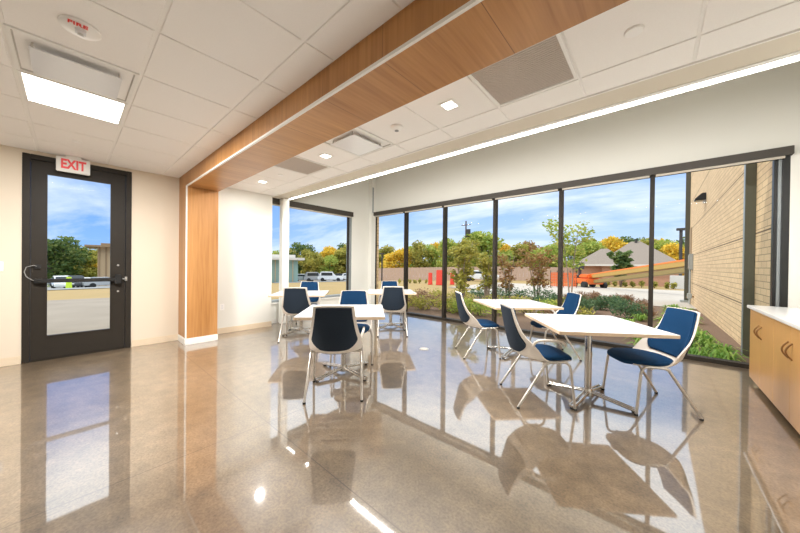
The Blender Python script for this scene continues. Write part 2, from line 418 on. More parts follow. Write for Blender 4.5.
for i in range(6):
    a, b_ = ed[i] + (.028 if i else 0), ed[i + 1] - (.028 if i < 5 else 0)
    MB().box(a, b_, .075, .083, .055, 2.66).build('glass', 'glass', w1)
bl = thing('roller_blind', 'long dark roller blind box along the top of the window wall', 'blind', (0, YW, 2.66))
MB().box(XA + .01, 1.222, -.095, -.002, .0, .10).build('blind_box', 'blind_bronze', bl, bevel=.004)
for x0, x1 in zip([XA + .02] + MX, MX + [1.20]): MB().box(x0 + .035, x1 - .035, -.05, -.035, -.028, .004).build('hem_bar', 'hem_beige', bl, bevel=.002)
# left bay window
w2 = thing('window_2', 'left bay window behind the white post', 'window', (XA, 0, 0), 0, None, 'structure')
MB().box(-.16, .0, WY0, WY1, WZ0 - .0, WZ0 + .05).box(-.16, 0, WY0, WY1, WZ1 - .05, WZ1).box(-.16, 0, WY0, WY0 + .03, WZ0, WZ1).build('window_frame', 'grey_alu', w2, bevel=.003)
MB().box(-.16, -.005, WY1 - .05, WY1, WZ0 + .05, WZ1 - .05).build('jamb', 'grey_alu', w2, bevel=.003)
MB().box(-.10, -.05, WY1 - .085, WY1 - .052, WZ0 + .05, WZ1 - .05).build('jamb_seal', 'dark_bronze', w2)
MB().box(-.09, -.082, WY0 + .03, WY1 - .05, WZ0 + .05, WZ1 - .05).build('glass', 'glass', w2)
MB().box(0, .03, WY0, WY1 + .03, WZ0 - .03, WZ0 + .004).build('window_sill', 'base_white', w2, bevel=.003)
bl = thing('roller_blind', 'dark roller blind box over the left bay window', 'blind', (XA, 0, 2.545))
MB().box(.004, .09, WY0 + .01, WY1 - .02, 0, .12).build('blind_box', 'blind_bronze', bl, bevel=.004)
MB().box(.03, .045, WY0 + .04, WY1 - .05, -.026, .003).build('hem_bar', 'hem_beige', bl)
# posts
pt = MB().box(-6.05, -5.90, 2.96, 3.11, 0, ZC - .004).build('pillar', 'wall_paint', None, bevel=.012); struct(pt, 'white square steel post in front of the left window', 'post')
pt = MB().box(XA, XA + .13, 5.60, YW - .002, 0, ZH).build('pillar', 'wall_paint', None, bevel=.006); struct(pt, 'white post in the corner between both windows', 'post')
MB().box(XA + .131, XA + .142, 5.62, 5.66, 2.74, 3.45).build('slot', 'grey_alu', pt)

# ------------------------------------------------------------------ exit door
d = thing('door_1', 'dark bronze glazed exit door with panic bar', 'door', (XW, (DY0 + DY1) / 2, 0), 0, None, 'structure')
hw = (DY1 - DY0) / 2
MB().box(-.16, .012, -hw, -hw + .062, 0, DZ).box(-.16, .012, hw - .062, hw, 0, DZ).box(-.16, .012, -hw + .062, hw - .062, DZ - .062, DZ).build('door_frame', 'dark_bronze', d, bevel=.004)
lw = hw - .066; gy0, gy1, gz0, gz1 = -.19 - .111, .39 - .111, .312, 2.40
lf = MB().box(-.06, -.012, -lw, gy0, .008, DZ - .068).box(-.06, -.012, gy1, lw, .008, DZ - .068).box(-.06, -.012, gy0, gy1, .008, gz0).box(-.06, -.012, gy0, gy1, gz1, DZ - .068).build('door_leaf', 'dark_bronze', d, bevel=.002)
MB().box(-.012, -.004, gy0 - .014, gy0, gz0 - .014, gz1 + .014).box(-.012, -.004, gy1, gy1 + .014, gz0 - .014, gz1 + .014).box(-.012, -.004, gy0, gy1, gz0 - .014, gz0).box(-.012, -.004, gy0, gy1, gz1, gz1 + .014).build('glazing_bead', 'dark_bronze', lf)
MB().box(-.04, -.034, gy0, gy1, gz0, gz1).build('glass', 'glass', d)
pb = MB().box(.03, .062, -lw + .06, lw - .07, 1.0, 1.05).box(-.012, .035, -lw + .03, -lw + .10, .995, 1.055).build('panic_bar', 'black_metal', d, bevel=.006)
MB().box(-.012, .07, lw - .115, lw - .045, .965, 1.095).build('latch_case', 'black_metal', pb, bevel=.006)
MB().tube([(.03, lw - .03, 1.03), (.05, lw + .012, 1.03)], .012).box(-.01, .03, lw - .005, lw + .02, 1.0, 1.06).build('strike', 'steel_plain', pb, label='bright steel strike plate')
sw = MB()
for zz in (1.23, .85): sw.tube([(-.012, lw - .075, zz), (-.002, lw - .075, zz)], .013, 12)
sw.build('bolt_cap', 'steel_plain', d, label='bright round bolt caps')
MB().tube([(-.01, -lw + .06, 1.20), (.004, -lw + .06, 1.20), (.02, -lw + .03, 1.225), (.025, -lw - .03, 1.20), (.022, -lw - .045, 1.14), (.02, -lw - .03, 1.08), (.02, -lw + .02, 1.035), (.02, -lw + .05, 1.027)], .0045, 8).build('cable_loop', 'cable_grey', d, True, label='grey power transfer cable')
MB().box(-.012, .012, -lw + .035, -lw + .085, 1.18, 1.235).build('sensor', 'black_metal', d, bevel=.004)
MB().box(-.10, .01, -hw + .062, hw - .062, 0, .007).build('threshold', 'dark_bronze', d)

# ------------------------------------------------------------------ things on walls and ceiling
ex = thing('exit_sign', 'white exit sign with red letters hanging above the dark door', 'exit sign', (-5.8, .032, 2.447))
MB().box(-.02, .02, -.15, .15, 0, .19).build('housing', 'white_metal', ex, bevel=.006)
MB().box(-.03, .03, -.07, .07, .19, ZC - 2.447 - .001).build('canopy', 'white_metal', ex, bevel=.003)
text_part('lettering', 'EXIT', .165, 'exit_red', ex, Matrix(((0, 0, 1, .0215), (.66, 0, 0, 0), (0, 1, 0, .095), (0, 0, 0, 1))), bold=.006)

tr = thing('ceiling_light', 'bright square ceiling light panel beside the left air diffuser', 'light', (-3.786, .039, ZC))
a = .298
MB().box(-a, a, -a, -a + .022, -.003, .01).box(-a, a, a - .022, a, -.003, .01).box(-a, -a + .022, -a + .022, a - .022, -.003, .01).box(a - .022, a, -a + .022, a - .022, -.003, .01).build('frame', 'white_metal', tr)
MB().box(-a + .022, a - .022, -a + .022, a - .022, .0, .008).build('diffuser', 'panel_lens', tr)

def diffuser(loc, label):
    t = thing('air_diffuser', label, 'air vent', loc)
    a = .298
    MB().box(-a, a, -a, -a + .02, -.004, .01).box(-a, a, a - .02, a, -.004, .01).box(-a, -a + .02, -a + .02, a - .02, -.004, .01).box(a - .02, a, -a + .02, a - .02, -.004, .01).build('frame', 'white_metal', t)
    b = .278; c = .20; m = MB()
    o = [(-b, -b), (b, -b), (b, b), (-b, b)]; i = [(-c, -c), (c, -c), (c, c), (-c, c)]
    for k in range(4):
        l = (k + 1) % 4
        m.quad((*o[k], .0), (*o[l], .0), (*i[l], .085), (*i[k], .085))
    m.quad(*[(*p, .085) for p in i])
    m.build('pan', 'pan_grey', t)
    MB().lathe([(.13, .08), (.13, .084)], n=40).build('duct_opening', 'duct_dark', t, label='dark round duct opening')
    MB().box(-.205, .205, -.215, .215, -.036, -.030).build('face_plate', 'white_gloss', t, bevel=.002)
    for sx in (-1, 1):
        for sy in (-1, 1): MB().box(sx * .17 - .008, sx * .17 + .008, sy * .20 - .004, sy * .20 + .004, -.030, .083).build('bracket', 'steel_plain', t)
    return t
diffuser((-3.176, .039, ZC), 'square white air diffuser next to the bright ceiling panel')
diffuser((-2.567, 2.153, ZC), 'square white air diffuser between wood beam and linear light')
def grille(loc, label):
    t = thing('return_grille', label, 'air vent', loc); a = .298
    MB().box(-a, a, -a, -a + .022, -.004, .01).box(-a, a, a - .022, a, -.004, .01).box(-a, -a + .022, -a + .022, a - .022, -.004, .01).box(a - .022, a, -a + .022, a - .022, -.004, .01).build('frame', 'white_metal', t)
    m = MB().box(-a + .02, a - .02, -a + .02, a - .02, .004, .010)
    for k in range(27): y = -.266 + k * .0204; m.box(-.276, .276, y - .004, y + .004, .0, .0045)
    m.build('perforated_panel', 'grille_mesh', t)
grille((-.738, 2.153, ZC), 'large tan perforated return grille nearest the camera on the ceiling')
grille((-3.786, 2.153, ZC), 'tan perforated return grille between two small square downlights far along the ceiling')
def downlight(loc, label):
    t = thing('downlight', label, 'light', loc, 0, 'square recessed downlights')
    MB().box(-.075, .075, -.075, .075, -.005, -.0005).build('trim_ring', 'white_metal', t, bevel=.002)
    MB().box(-.05, .05, -.05, .05, -.0065, -.005).build('lens', 'can_lens', t)
    return t
downlight((-1.348, 2.153, ZC), 'small square downlight beside the large return grille')
downlight((-3.176, 2.153, ZC), 'small square downlight between far diffuser and far grille')
downlight((-5.005, 2.153, ZC), 'small square downlight closest to the white alcove wall')
t = thing('fire_strobe', 'round white fire alarm strobe with red FIRE lettering on ceiling', 'fire alarm', (-2.567, .039, ZC))
MB().lathe([(.088, .003), (.088, -.012), (.08, -.02), (.03, -.026)]).build('base', 'white_plastic', t, True)
MB().box(-.02, .04, -.022, .022, -.045, -.02).build('strobe_lens', 'white_gloss', t, bevel=.008)
MB().lathe([(.012, -.024), (.012, -.048)], (.01, 0, 0), 12).build('flash_tube', 'steel_plain', t)
text_part('lettering', 'FIRE', .045, 'red_paint', t, Matrix(((0, 1, 0, .062), (1, 0, 0, -.012), (0, 0, -1, -.0245), (0, 0, 0, 1))), bold=.001)
t = thing('smoke_detector', 'small round white smoke detector beside the square air diffuser', 'smoke detector', (-1.957, 2.153, ZC))
MB().lathe([(.062, .003), (.062, -.014), (.05, -.03), (.02, -.04)]).build('base', 'white_plastic', t, True)
MB().lathe([(.02, -.038), (.02, -.046)], n=16).build('sensor', 'cable_grey', t)
tag(MB().lathe([(.046, .003), (.046, -.008), (.042, -.012)]).build('sprinkler_cover', 'white_plastic', None, True), 'large round white cover plate on the ceiling tile at upper right', 'sprinkler cover').location = (-.11, 2.165, ZC)
tag(MB().lathe([(.038, .003), (.038, -.007), (.034, -.010)]).build('sprinkler_cover', 'white_plastic', None, True), 'round white sprinkler cover on ceiling above the exit sign', 'sprinkler cover').location = (-5.03, .05, ZC)
tag(MB().lathe([(.038, .003), (.038, -.007), (.034, -.010)]).build('sprinkler_cover', 'white_plastic', None, True), 'small round white sprinkler cover beside the far return grille', 'sprinkler cover').location = (-4.4, 2.165, ZC)
ll = thing('linear_light', 'long glowing linear light along the bulkhead edge', 'light', (0, 3.105, ZC - .004))
MB().box(XA + .25, XE - .02, -.085, -.035, -.006, .003).box(XA + .25, XE - .02, .024, .05, -.006, .003).build('housing', 'white_metal', ll)
MB().box(XA + .25, XE - .02, -.022, .022, -.005, -.0005).build('lens', 'led_lens', ll)
def plate(loc, label, kind):
    t = thing(kind, label, 'outlet' if kind == 'wall_outlet' else 'switch', loc)
    MB().box(.0005, .007, -.036, .036, -.058, .058).build('cover_plate', 'white_plastic', t, bevel=.003)
    if kind == 'wall_outlet':
        for z in (-.02, .02): MB().box(.006, .009, -.016, .016, z - .014, z + .014).build('socket', 'white_gloss', t, bevel=.002)
    else: MB().box(.006, .012, -.016, .016, -.03, .03).build('rocker', 'white_gloss', t, bevel=.002)
plate((XW, 1.832, .481), 'white wall outlet low on the white wall right of wood column', 'wall_outlet')
plate((XW, -.56, 1.21), 'white light switch left of the dark exit door', 'light_switch')
t = thing('floor_box', 'small round metal floor outlet lid in the concrete', 'floor outlet', (-2.644, 3.588, 0))
MB().lathe([(.075, .0005), (.075, .004), (.068, .006)]).build('ring', 'steel_plain', t, True)
MB().lathe([(.055, .006), (.055, .0075)]).build('lid', 'concrete', t, True)

# ------------------------------------------------------------------ cabinets
CX = .825
def cabinet(y1, y0, label):
    t = thing('base_cabinet', label, 'cabinet', (CX, y0, 0), 0, 'maple base cabinets')
    wd = y1 - y0
    MB().box(.02, .60, .001, wd - .001, .07, .838).build('body', 'maple', t)
    MB().box(.07, .60, .001, wd - .001, .0, .07).build('toe_kick', 'rubber', t, label='black recessed toe kick')
    for k in range(2):
        a, b = wd / 2 * k + .002, wd / 2 * (k + 1) - .002
        dr = MB().box(0, .0195, a, b, .052, .835).build('door', 'maple', t, bevel=.0015, seg=1)
        yh = b - .045 if k == 0 else a + .045
        pts = [(0, yh, .585 + .13 * (i / 12)) for i in range(13)]
        pts = [(-.034 * math.sin(PI * i / 12), yh, .56 + .135 * i / 12) for i in range(13)]
        MB().tube(pts, .006, 8).build('handle', 'bronze_pull', dr, True, label='arched bronze pull')
    return t
cabinet(5.16, 4.275, 'maple base cabinet nearest the window wall, two doors with arched pulls')
cabinet(4.275, 3.39, 'second maple base cabinet from the window, at the right picture edge')
tag(MB().box(CX - .025, XE - .004, 3.385, 5.175, .838, .87).build('countertop', 'laminate_white', None, bevel=.003), 'white countertop running over both maple cabinets', 'countertop')

# ------------------------------------------------------------------ tables
def make_table(label):
    t = thing('cafe_table', label, 'table', (0, 0, 0), 0, 'square cafe tables')
    a = .463
    MB().box(-a + .001, a - .001, -a + .001, a - .001, .7395, .742).build('tabletop', 'laminate_white', t, bevel=.001, seg=1, label='white laminate table top')
    MB().box(-a, a, -a, a, .712, .7395).build('edge_band', 'edge_wood', t, bevel=.003, label='pale wood table edge')
    MB().tube([(0, 0, .05), (0, 0, .70)], .031, 20).build('column', 'chrome', t, True)
    MB().box(-.16, .16, -.03, .03, .700, .712).box(-.03, .03, -.16, .16, .698, .712).build('mounting_plate', 'black_metal', t)
    MB().lathe([(.05, .03), (.052, .06), (.036, .10)], n=20).build('hub', 'chrome', t, True)
    for k in range(4):
        th = PI / 4 + k * PI / 2; dx, dy = math.cos(th), math.sin(th); nx, ny = -dy, dx
        m = MB()
        for s in (-1, 1):
            o = .019 * s
            m.tube([(dx * .03 + nx * o, dy * .03 + ny * o, .068), (dx * .20 + nx * o, dy * .20 + ny * o, .048), (dx * .375 + nx * o, dy * .375 + ny * o, .026)], .0125, 10)
        m.bar((dx * .365 - nx * .026, dy * .365 - ny * .026, .026), (dx * .365 + nx * .026, dy * .365 + ny * .026, .026), .024, .02)
        ft = m.build('foot', 'chrome', t, True)
        MB().lathe([(.018, .0), (.018, .016)], (dx * .365, dy * .365, 0), 14).build('glide', 'rubber', ft)
    return t
tb0 = make_table('white square table nearest the camera at right, beside the maple cabinets')
tb0.location = (-.484, 3.365, 0); tb0.rotation_euler.z = math.radians(35)
dup(tb0, (-1.56, 4.33, 0), math.radians(45), 'white square table close to the window, behind the front right table')
dup(tb0, (-2.755, 2.145, 0), math.radians(46.7), 'white square table in the middle of the room, front left')
dup(tb0, (-4.95, 2.86, 0), math.radians(50), 'white square table farthest left, before the left window')
dup(tb0, (-4.08, 4.37, 0), math.radians(47), 'white square table at the corner between both windows')

# ------------------------------------------------------------------ chairs
ROWS = np.array([  # yc, zc, half width, y edge, z edge
    (-.300, .905, .183, -.286, .899), (-.286, .80, .196, -.258, .80), (-.272, .70, .212, -.222, .708), (-.257, .62, .228, -.178, .636),
    (-.240, .54, .245, -.122, .580), (-.212, .47, .253, -.070, .520), (-.160, .43, .255, -.018, .452), (-.08, .416, .245, .03, .424),
    (.06, .411, .225, .06, .416), (.24, .420, .20, .24, .424)])
def rows_at(t):
    t = max(0, min(len(ROWS) - 1, t)); i = min(int(t), len(ROWS) - 2); f = t - i
    p = [ROWS[max(0, i - 1)], ROWS[i], ROWS[i + 1], ROWS[min(len(ROWS) - 1, i + 2)]]
    return .5 * ((2 * p[1]) + (-p[0] + p[2]) * f + (2 * p[0] - 5 * p[1] + 4 * p[2] - p[3]) * f * f + (-p[0] + 3 * p[1] - 3 * p[2] + p[3]) * f ** 3)
def shell_pt(t, u):
    yc, zc, hw, ye, ze = rows_at(t); w = abs(u) ** 2.6
    return Vector((hw * u, yc + (ye - yc) * w, zc + (ze - zc) * w))
def shell_n(t, u):   # normal to the front/top of the shell
    a = shell_pt(t + .05, u) - shell_pt(t - .05, u); b = shell_pt(t, u + .03) - shell_pt(t, u - .03)
    n = b.cross(a); n.normalize()
    if n.y < 0 and t < 5: n = -n
    if t >= 5 and n.z < 0: n = -n
    return n
def sheet(t0, t1, nt, ulim, nu, off0, off1, edge=True):
    m = MB(); idx = {}
    for lay, off in ((0, off0), (1, off1)):
        for i in range(nt + 1):
            t = t0 + (t1 - t0) * i / nt; ul = ulim(t)
            for j in range(nu + 1):
                u = -ul + 2 * ul * j / nu
                # pillow: layer 1 drops back to layer 0 at the rim
                o = off
                idx[lay, i, j] = len(m.v); m.v.append(shell_pt(t, u) + shell_n(t, u) * o)
    for lay in (0, 1):
        for i in range(nt):
            for j in range(nu):
                m.f.append((idx[lay, i, j], idx[lay, i, j + 1], idx[lay, i + 1, j + 1], idx[lay, i + 1, j]))
    for i in range(nt):
        for j in (0, nu): m.f.append((idx[0, i, j], idx[0, i + 1, j], idx[1, i + 1, j], idx[1, i, j]))
    for j in range(nu):
        for i in (0, nt): m.f.append((idx[0, i, j], idx[0, i, j + 1], idx[1, i, j + 1], idx[1, i, j]))
    return m
def make_chair(label, arm=True):
    t = thing('side_chair', label, 'chair', (0, 0, 0), 0, 'navy cafe chairs')
    sheet(0, 9, 36, lambda q: 1., 16, -.006, .006).build('shell', 'shell_plastic', t, True, bevel=.002, seg=1, label='off-white plastic chair shell')
    def ul(q):
        base = .86
        if q > 3.7: base *= math.sqrt(max(0.02, 1 - ((q - 3.7) / 1.55) ** 2))
        return base
    sheet(.22, 4.95, 24, ul, 12, -.013, -.005).build('back_panel', 'navy_backlit', t, True, bevel=.002, seg=1, label='navy fabric on the outside of the back, darkened as if backlit')
    def ul2(q):
        base = .93
        if q > 3.6: base *= 1 - .18 * ((q - 3.6) / 1.6) ** 2
        return base
    sheet(.10, 5.2, 24, ul2, 14, .005, .026).build('back_cushion', 'navy_fabric', t, True, bevel=.008, seg=2, label='navy fabric back cushion')
    # seat cushion
    out = []
    for k in range(48):
        th = 2 * PI * k / 48; c, s = math.cos(th), math.sin(th)
        n_ = 4.2
        x = .232 * math.copysign(abs(c) ** (2 / n_), c); y = .225 * math.copysign(abs(s) ** (2 / n_), s)
        y += .065
        x *= 1 - .10 * max(0, (y - .05) / .24)
        x *= 1 - .42 * max(0, (.03 - y) / .19) ** 1.3
        out.append((x, y))
    def drop(y): return -.022 * max(0, (y - .16) / .13) ** 2 - .010 * max(0, (-y - .02) / .16)
    m = MB(); cen = (0, .065)
    lay = [(.93, .424), (.985, .430), (1., .442), (.99, .455), (.95, .464), (.85, .4685), (.5, .468), (.2, .4665)]
    for s_, z in lay:
        for x, y in out:
            X, Y = x * s_, cen[1] + (y - cen[1]) * s_
            m.v.append(Vector((X, Y, z + drop(Y))))
    nn = len(out)
    for i in range(len(lay) - 1):
        for k in range(nn): m.f.append((i * nn + k, i * nn + (k + 1) % nn, (i + 1) * nn + (k + 1) % nn, (i + 1) * nn + k))
    m.f.append(tuple(range(nn))[::-1]); m.f.append(tuple((len(lay) - 1) * nn + k for k in range(nn)))
    m.build('seat', 'navy_fabric', t, True, label='navy fabric seat cushion')
    r = .0115
    for s in (-1, 1):
        lg = MB().tube([(s * .262, .25, .012), (s * .252, .212, .365), (s * .250, .202, .395), (s * .248, .183, .415), (s * .247, .155, .422), (s * .247, .05, .418), (s * .247, -.012, .410)], r, 10).build('leg', 'leg_silver', t, True)
        MB().lathe([(.014, 0), (.014, .016)], (s * .262, .25, 0), 12).build('glide', 'rubber', lg)
        lg = MB().tube([(s * .247, .02, .414), (s * .248, -.008, .398), (s * .262, -.25, .012)], r, 10).build('leg', 'leg_silver', t, True)
        MB().lathe([(.014, 0), (.014, .016)], (s * .262, -.25, 0), 12).build('glide', 'rubber', lg)
    MB().tube([(-.247, .12, .406), (.247, .12, .406)], .010, 8).tube([(-.247, .0, .402), (.247, .0, .402)], .010, 8).build('crossbar', 'leg_silver', t, True)
    if arm:
        MB().tube([(.246, -.118, .565), (.256, -.105, .596), (.264, -.08, .615), (.27, -.04, .622), (.272, .08, .618), (.270, .125, .610), (.266, .150, .590), (.262, .158, .575)], .0125, 10).build('arm', 'shell_plastic', t, True)
    return t
ch_arm = make_chair('navy chair with one arm at left side of the front right table', True)
ch = make_chair('navy chair at the left of the table close to the window', False)
def place(o, x, y, deg): o.location = (x, y, 0); o.rotation_euler.z = math.radians(deg - 90)
place(ch_arm, -.883, 3.042, 38.6)
place(ch, -1.953, 3.95, 43)
def chair(src, x, y, deg, label): return dup(src, (x, y, 0), math.radians(deg - 90), label)
chair(ch_arm, -.043, 3.61, -146.8, 'navy chair with its blue seat toward us, near the cabinets and window')
chair(ch_arm, -1.106, 4.675, -143.6, 'navy chair by the glass at right of the table close to the window')
chair(ch_arm, -2.41, 1.785, 138, 'navy chair seen from behind, closest to us at the middle table')
chair(ch, -3.06, 2.53, -42, 'navy chair facing us across the middle table')
chair(ch, -4.56, 2.59, 138, 'navy chair seen from behind at the farthest left table')
chair(ch, -5.36, 3.22, -42, 'navy chair facing us at the farthest left table, before the left window')
chair(ch, -3.67, 3.97, 136, 'navy chair seen from behind at the corner table between both windows')
chair(ch, -4.47, 4.76, -44, 'navy chair facing us at the corner table, against the glass')
#OUTSIDE#
# ------------------------------------------------------------------ the site outside
def drape(name, poly_fn, m, label, nx=60, ny=60, lift=0., thick=.0):
    me = MB(); ids = {}
    for i in range(nx + 1):
        for j in range(ny + 1):
            x, y = poly_fn(i / nx, j / ny); ids[i, j] = len(me.v); me.v.append(Vector((x, y, g(x, y) + lift)))
    for i in range(nx):
        for j in range(ny): me.f.append((ids[i, j], ids[i + 1, j], ids[i + 1, j + 1], ids[i, j + 1]))
    return struct(me.build(name, m, None, True), label, 'ground')
def bil(a, b, c, d_):
    a, b, c, d_ = Vector(a), Vector(b), Vector(c), Vector(d_)
    def fn(u, v):
        p = a * (1 - u) * (1 - v) + b * u * (1 - v) + c * u * v + d_ * (1 - u) * v; return p.x, p.y
    return fn
def shp(u): u = 2 * u - 1; return math.copysign(abs(u) ** 1.8, u)
drape('ground', lambda u, v: (-10 + 150 * shp(u), 20 + 150 * shp(v)), 'lawn', 'dry tan lawn around the building', 110, 110, -.01)
drape('planting_bed', lambda u, v: (-9.6 + 10.8 * u, 5.9 + v * (4.5 + 8.6 * u ** .8)), 'mulch', 'brown mulched planting bed outside the long window', 40, 40, .02)
drape('road', bil((-12, 19.2), (24, 19.2), (30, 37), (-14, 33)), 'concrete', 'pale concrete drive beyond the planting bed', 40, 30, .03)
drape('road', bil((-9, 15.6), (1.2, 15.6), (1.2, 19.3), (-9, 19.3)), 'concrete', 'concrete apron at the end of the brick wall', 20, 10, .035).hide_render = False
drape('plaza', bil((-6.2, -9), (-6.2, 3.2), (-16.5, 6), (-19.5, -9)), 'plaza_paving', 'paved plaza outside the exit door', 30, 30, .06)
drape('road', bil((-46, -30), (-46, 12), (-84, 20), (-84, -50)), 'asphalt', 'grey parking lane beyond the plaza', 40, 40, .05)
drape('road', bil((-40, 19), (-36, 34), (-54, 52), (-62, 28)), 'asphalt', 'parking lot seen through the left window', 30, 30, .03)
drape('lawn', bil((-84.5, -60), (-84.5, 20), (-130, 40), (-130, -80)), 'lawn_green', 'green lawn under the trees beyond the parking lane', 40, 40, .05)

# brick wing at right
wb = MB().box(1.2, 1.8, 5.97, 19.4, -.6, 6.6).build('wall_brick', 'brick'); struct(wb, 'tan brick wall running away outside the window', 'wall')
struct(MB().box(-6.7, XA - .02, YW + .14, YW + .28, -.3, 4.2).build('wall_pier', 'brick'), 'brick pier outside the corner of the long window', 'wall')
t = thing('downspout', 'dark metal pilaster standing against the brick wall near the window', 'downspout', (1.2, 7.30, -.2))
MB().box(-.115, -.001, -.06, .06, 0, 6.7).build('channel', 'downspout', t, bevel=.006)
MB().box(-.119, -.1155, -.05, .05, 0, 6.7).build('edge_flange', 'grey_alu', t)
t = thing('downspout', 'dark corner post at the far end of the brick wall', 'downspout', (1.10, 19.25, -.45))
MB().box(-.06, .10, -.10, .10, 0, 6.9).build('channel', 'downspout', t, bevel=.01)
MB().box(-.20, .10, -.22, .22, -.05, .22).build('foot_plate', 'utility_grey', t, bevel=.01)
yl = 13.2
t = thing('wall_light', 'dark wedge wall light high on the brick wall', 'light', (1.2, 13.6, 3.50))
MB().prism([(-.0, 0), (-.0, .22), (-.10, .22), (-.26, .05), (-.26, 0)], -.16, .16, Matrix(((1, 0, 0, -.001), (0, 0, 1, 0), (0, 1, 0, 0), (0, 0, 0, 1)))).build('hood', 'black_metal', t, bevel=.01)
MB().box(-.23, -.06, -.12, .12, -.02, -.001).build('lens', 'hem_beige', t)
MB().box(-.06, -.001, -.10, .10, -.09, .0).build('bracket', 'steel_plain', t)
t = thing('meter_box', 'grey utility box with conduits on the brick wall', 'utility box', (1.2, 17.6, 1.60))
MB().box(-.12, -.001, -.24, .24, -.38, .30).build('box', 'utility_grey', t, bevel=.015)
MB().box(-.135, -.121, -.2, .2, -.33, .25).build('cover', 'steel_plain', t, bevel=.01)
for k, dy in enumerate((-.12, .05)): MB().tube([(-.08, dy, -.38), (-.08, dy, -1.85)], .03).build('conduit', 'utility_grey', t, True)
MB().tube([(-.08, .12, -.38), (-.1, .1, -.7), (-.09, .13, -1.2), (-.08, .12, -1.75)], .02).build('cable', 'black_metal', t, True)
t = thing('hose_bib', 'small dark valve box low on the brick wall', 'valve', (1.2, 16.9, .12))
MB().tube([(-.001, 0, 0), (-.16, 0, 0), (-.20, 0, -.06)], .035).build('pipe', 'bronze_pull', t, True)
MB().box(-.2, -.06, -.12, .12, -.09, .13).build('body', 'utility_grey', t, bevel=.02)
t = thing('door_2', 'narrow dark door recess near the far end of the brick wall', 'door', (1.2, 18.6, -.4))
MB().box(-.02, -.001, -.45, .45, 0, 3.5).build('panel', 'office_brown', t)
t['kind'] = 'structure'

# ---- plants
def leaves(name, lumps, n, size, m, parent=None, seed=0, up=.3, aspect=.6):
    r = random.Random(seed); V = []; Fc = []
    wts = [l[3] * l[4] * l[5] for l in lumps]; wts = [w_ ** .75 for w_ in wts]; tot = sum(wts)
    for l, w_ in zip(lumps, wts):
        for _ in range(max(1, int(n * w_ / tot))):
            d_ = Vector((r.gauss(0, 1), r.gauss(0, 1), r.gauss(0, 1))).normalized(); q = r.random() ** .45
            p = Vector((l[0] + d_.x * q * l[3], l[1] + d_.y * q * l[4], l[2] + d_.z * q * l[5]))
            a = Vector((r.gauss(0, 1), r.gauss(0, 1), r.gauss(0, up))).normalized(); b = a.cross(Vector((r.gauss(0, 1), r.gauss(0, 1), r.gauss(0, 1)))).normalized()
            s_ = size * r.uniform(.6, 1.35); k = len(V)
            V += [p - a * s_ * .5, p + b * s_ * aspect * .5, p + a * s_ * .5, p - b * s_ * aspect * .5]; Fc.append((k, k + 1, k + 2, k + 3))
    me = bpy.data.meshes.new(name); me.from_pydata([tuple(v) for v in V], [], Fc); me.materials.append(M[m])
    o = bpy.data.objects.new(name, me); COL.objects.link(o)
    if parent: o.parent = parent
    return o
def crown(h, w_, seed, base=.25, n=9):
    r = random.Random(seed); out = []
    for _ in range(n):
        th = r.uniform(0, 2 * PI); q = r.random() ** .5; z = r.uniform(base, .86); f = math.sin(PI * min(1, max(.12, (z - base) / (1.02 - base) * .8 + .18)))
        s_ = r.uniform(.30, .48)
        out.append((math.cos(th) * q * w_ * .34 * f, math.sin(th) * q * w_ * .34 * f, z * h, w_ * s_ * .72, w_ * s_ * .72, h * s_ * .36))
    return out
PROT = {}
def tree_proto(key, m, seed, n=1500, size=.42, base=.2):
    t = empty('tree'); cr = crown(10, 9, seed, base, 13)
    leaves('foliage', cr, n, size, m, t, seed)
    tk = MB(); r = random.Random(seed); tk.tube([(0, 0, -.6), (.1, 0, 2), (.0, .1, 5), (.05, 0, 8)], [.28, .2, .14, .05], 7)
    for l in cr[:6]: tk.tube([(0, 0, 2.2), (l[0] * .5, l[1] * .5, (2.2 + l[2]) / 2), (l[0], l[1], l[2])], [.12, .08, .03], 5)
    tk.build('trunk', 'bark', t, True); PROT[key] = [t, False]
for i, (k, m) in enumerate((('dark', 'leaf_dark'), ('olive', 'leaf_olive'), ('yellow', 'leaf_yellow'), ('lime', 'leaf_lime'), ('russet', 'leaf_russet'))):
    tree_proto(k, m, 11 + i * 3, 3200, .70)
KIND = {'dark': 'dark green', 'olive': 'olive', 'yellow': 'golden yellow', 'lime': 'light green', 'russet': 'reddish brown'}
def tree(key, px, py, dist, wpx, where):
    p = spot(px, dist); h = rise(px, py, dist); r = ray(px, 264); fw = dist / math.hypot(r.x, r.y)
    w_ = wpx / F_PX * fw
    pr = PROT[key]; lab = f'{KIND[key]} tree {where}'; grp = f'{KIND[key]} trees {where}'
    sc_ = (w_ / 7.4, w_ / 7.4, h / 9.2); rz = R_.uniform(0, 6.28)
    if not pr[1]:
        pr[1] = True; o = pr[0]; o.location = p; o.rotation_euler.z = rz; o.scale = sc_; tag(o, lab, 'tree', grp)
    else: o = dup(pr[0], p, rz, lab, grp, sc_); o['category'] = 'tree'
    return o
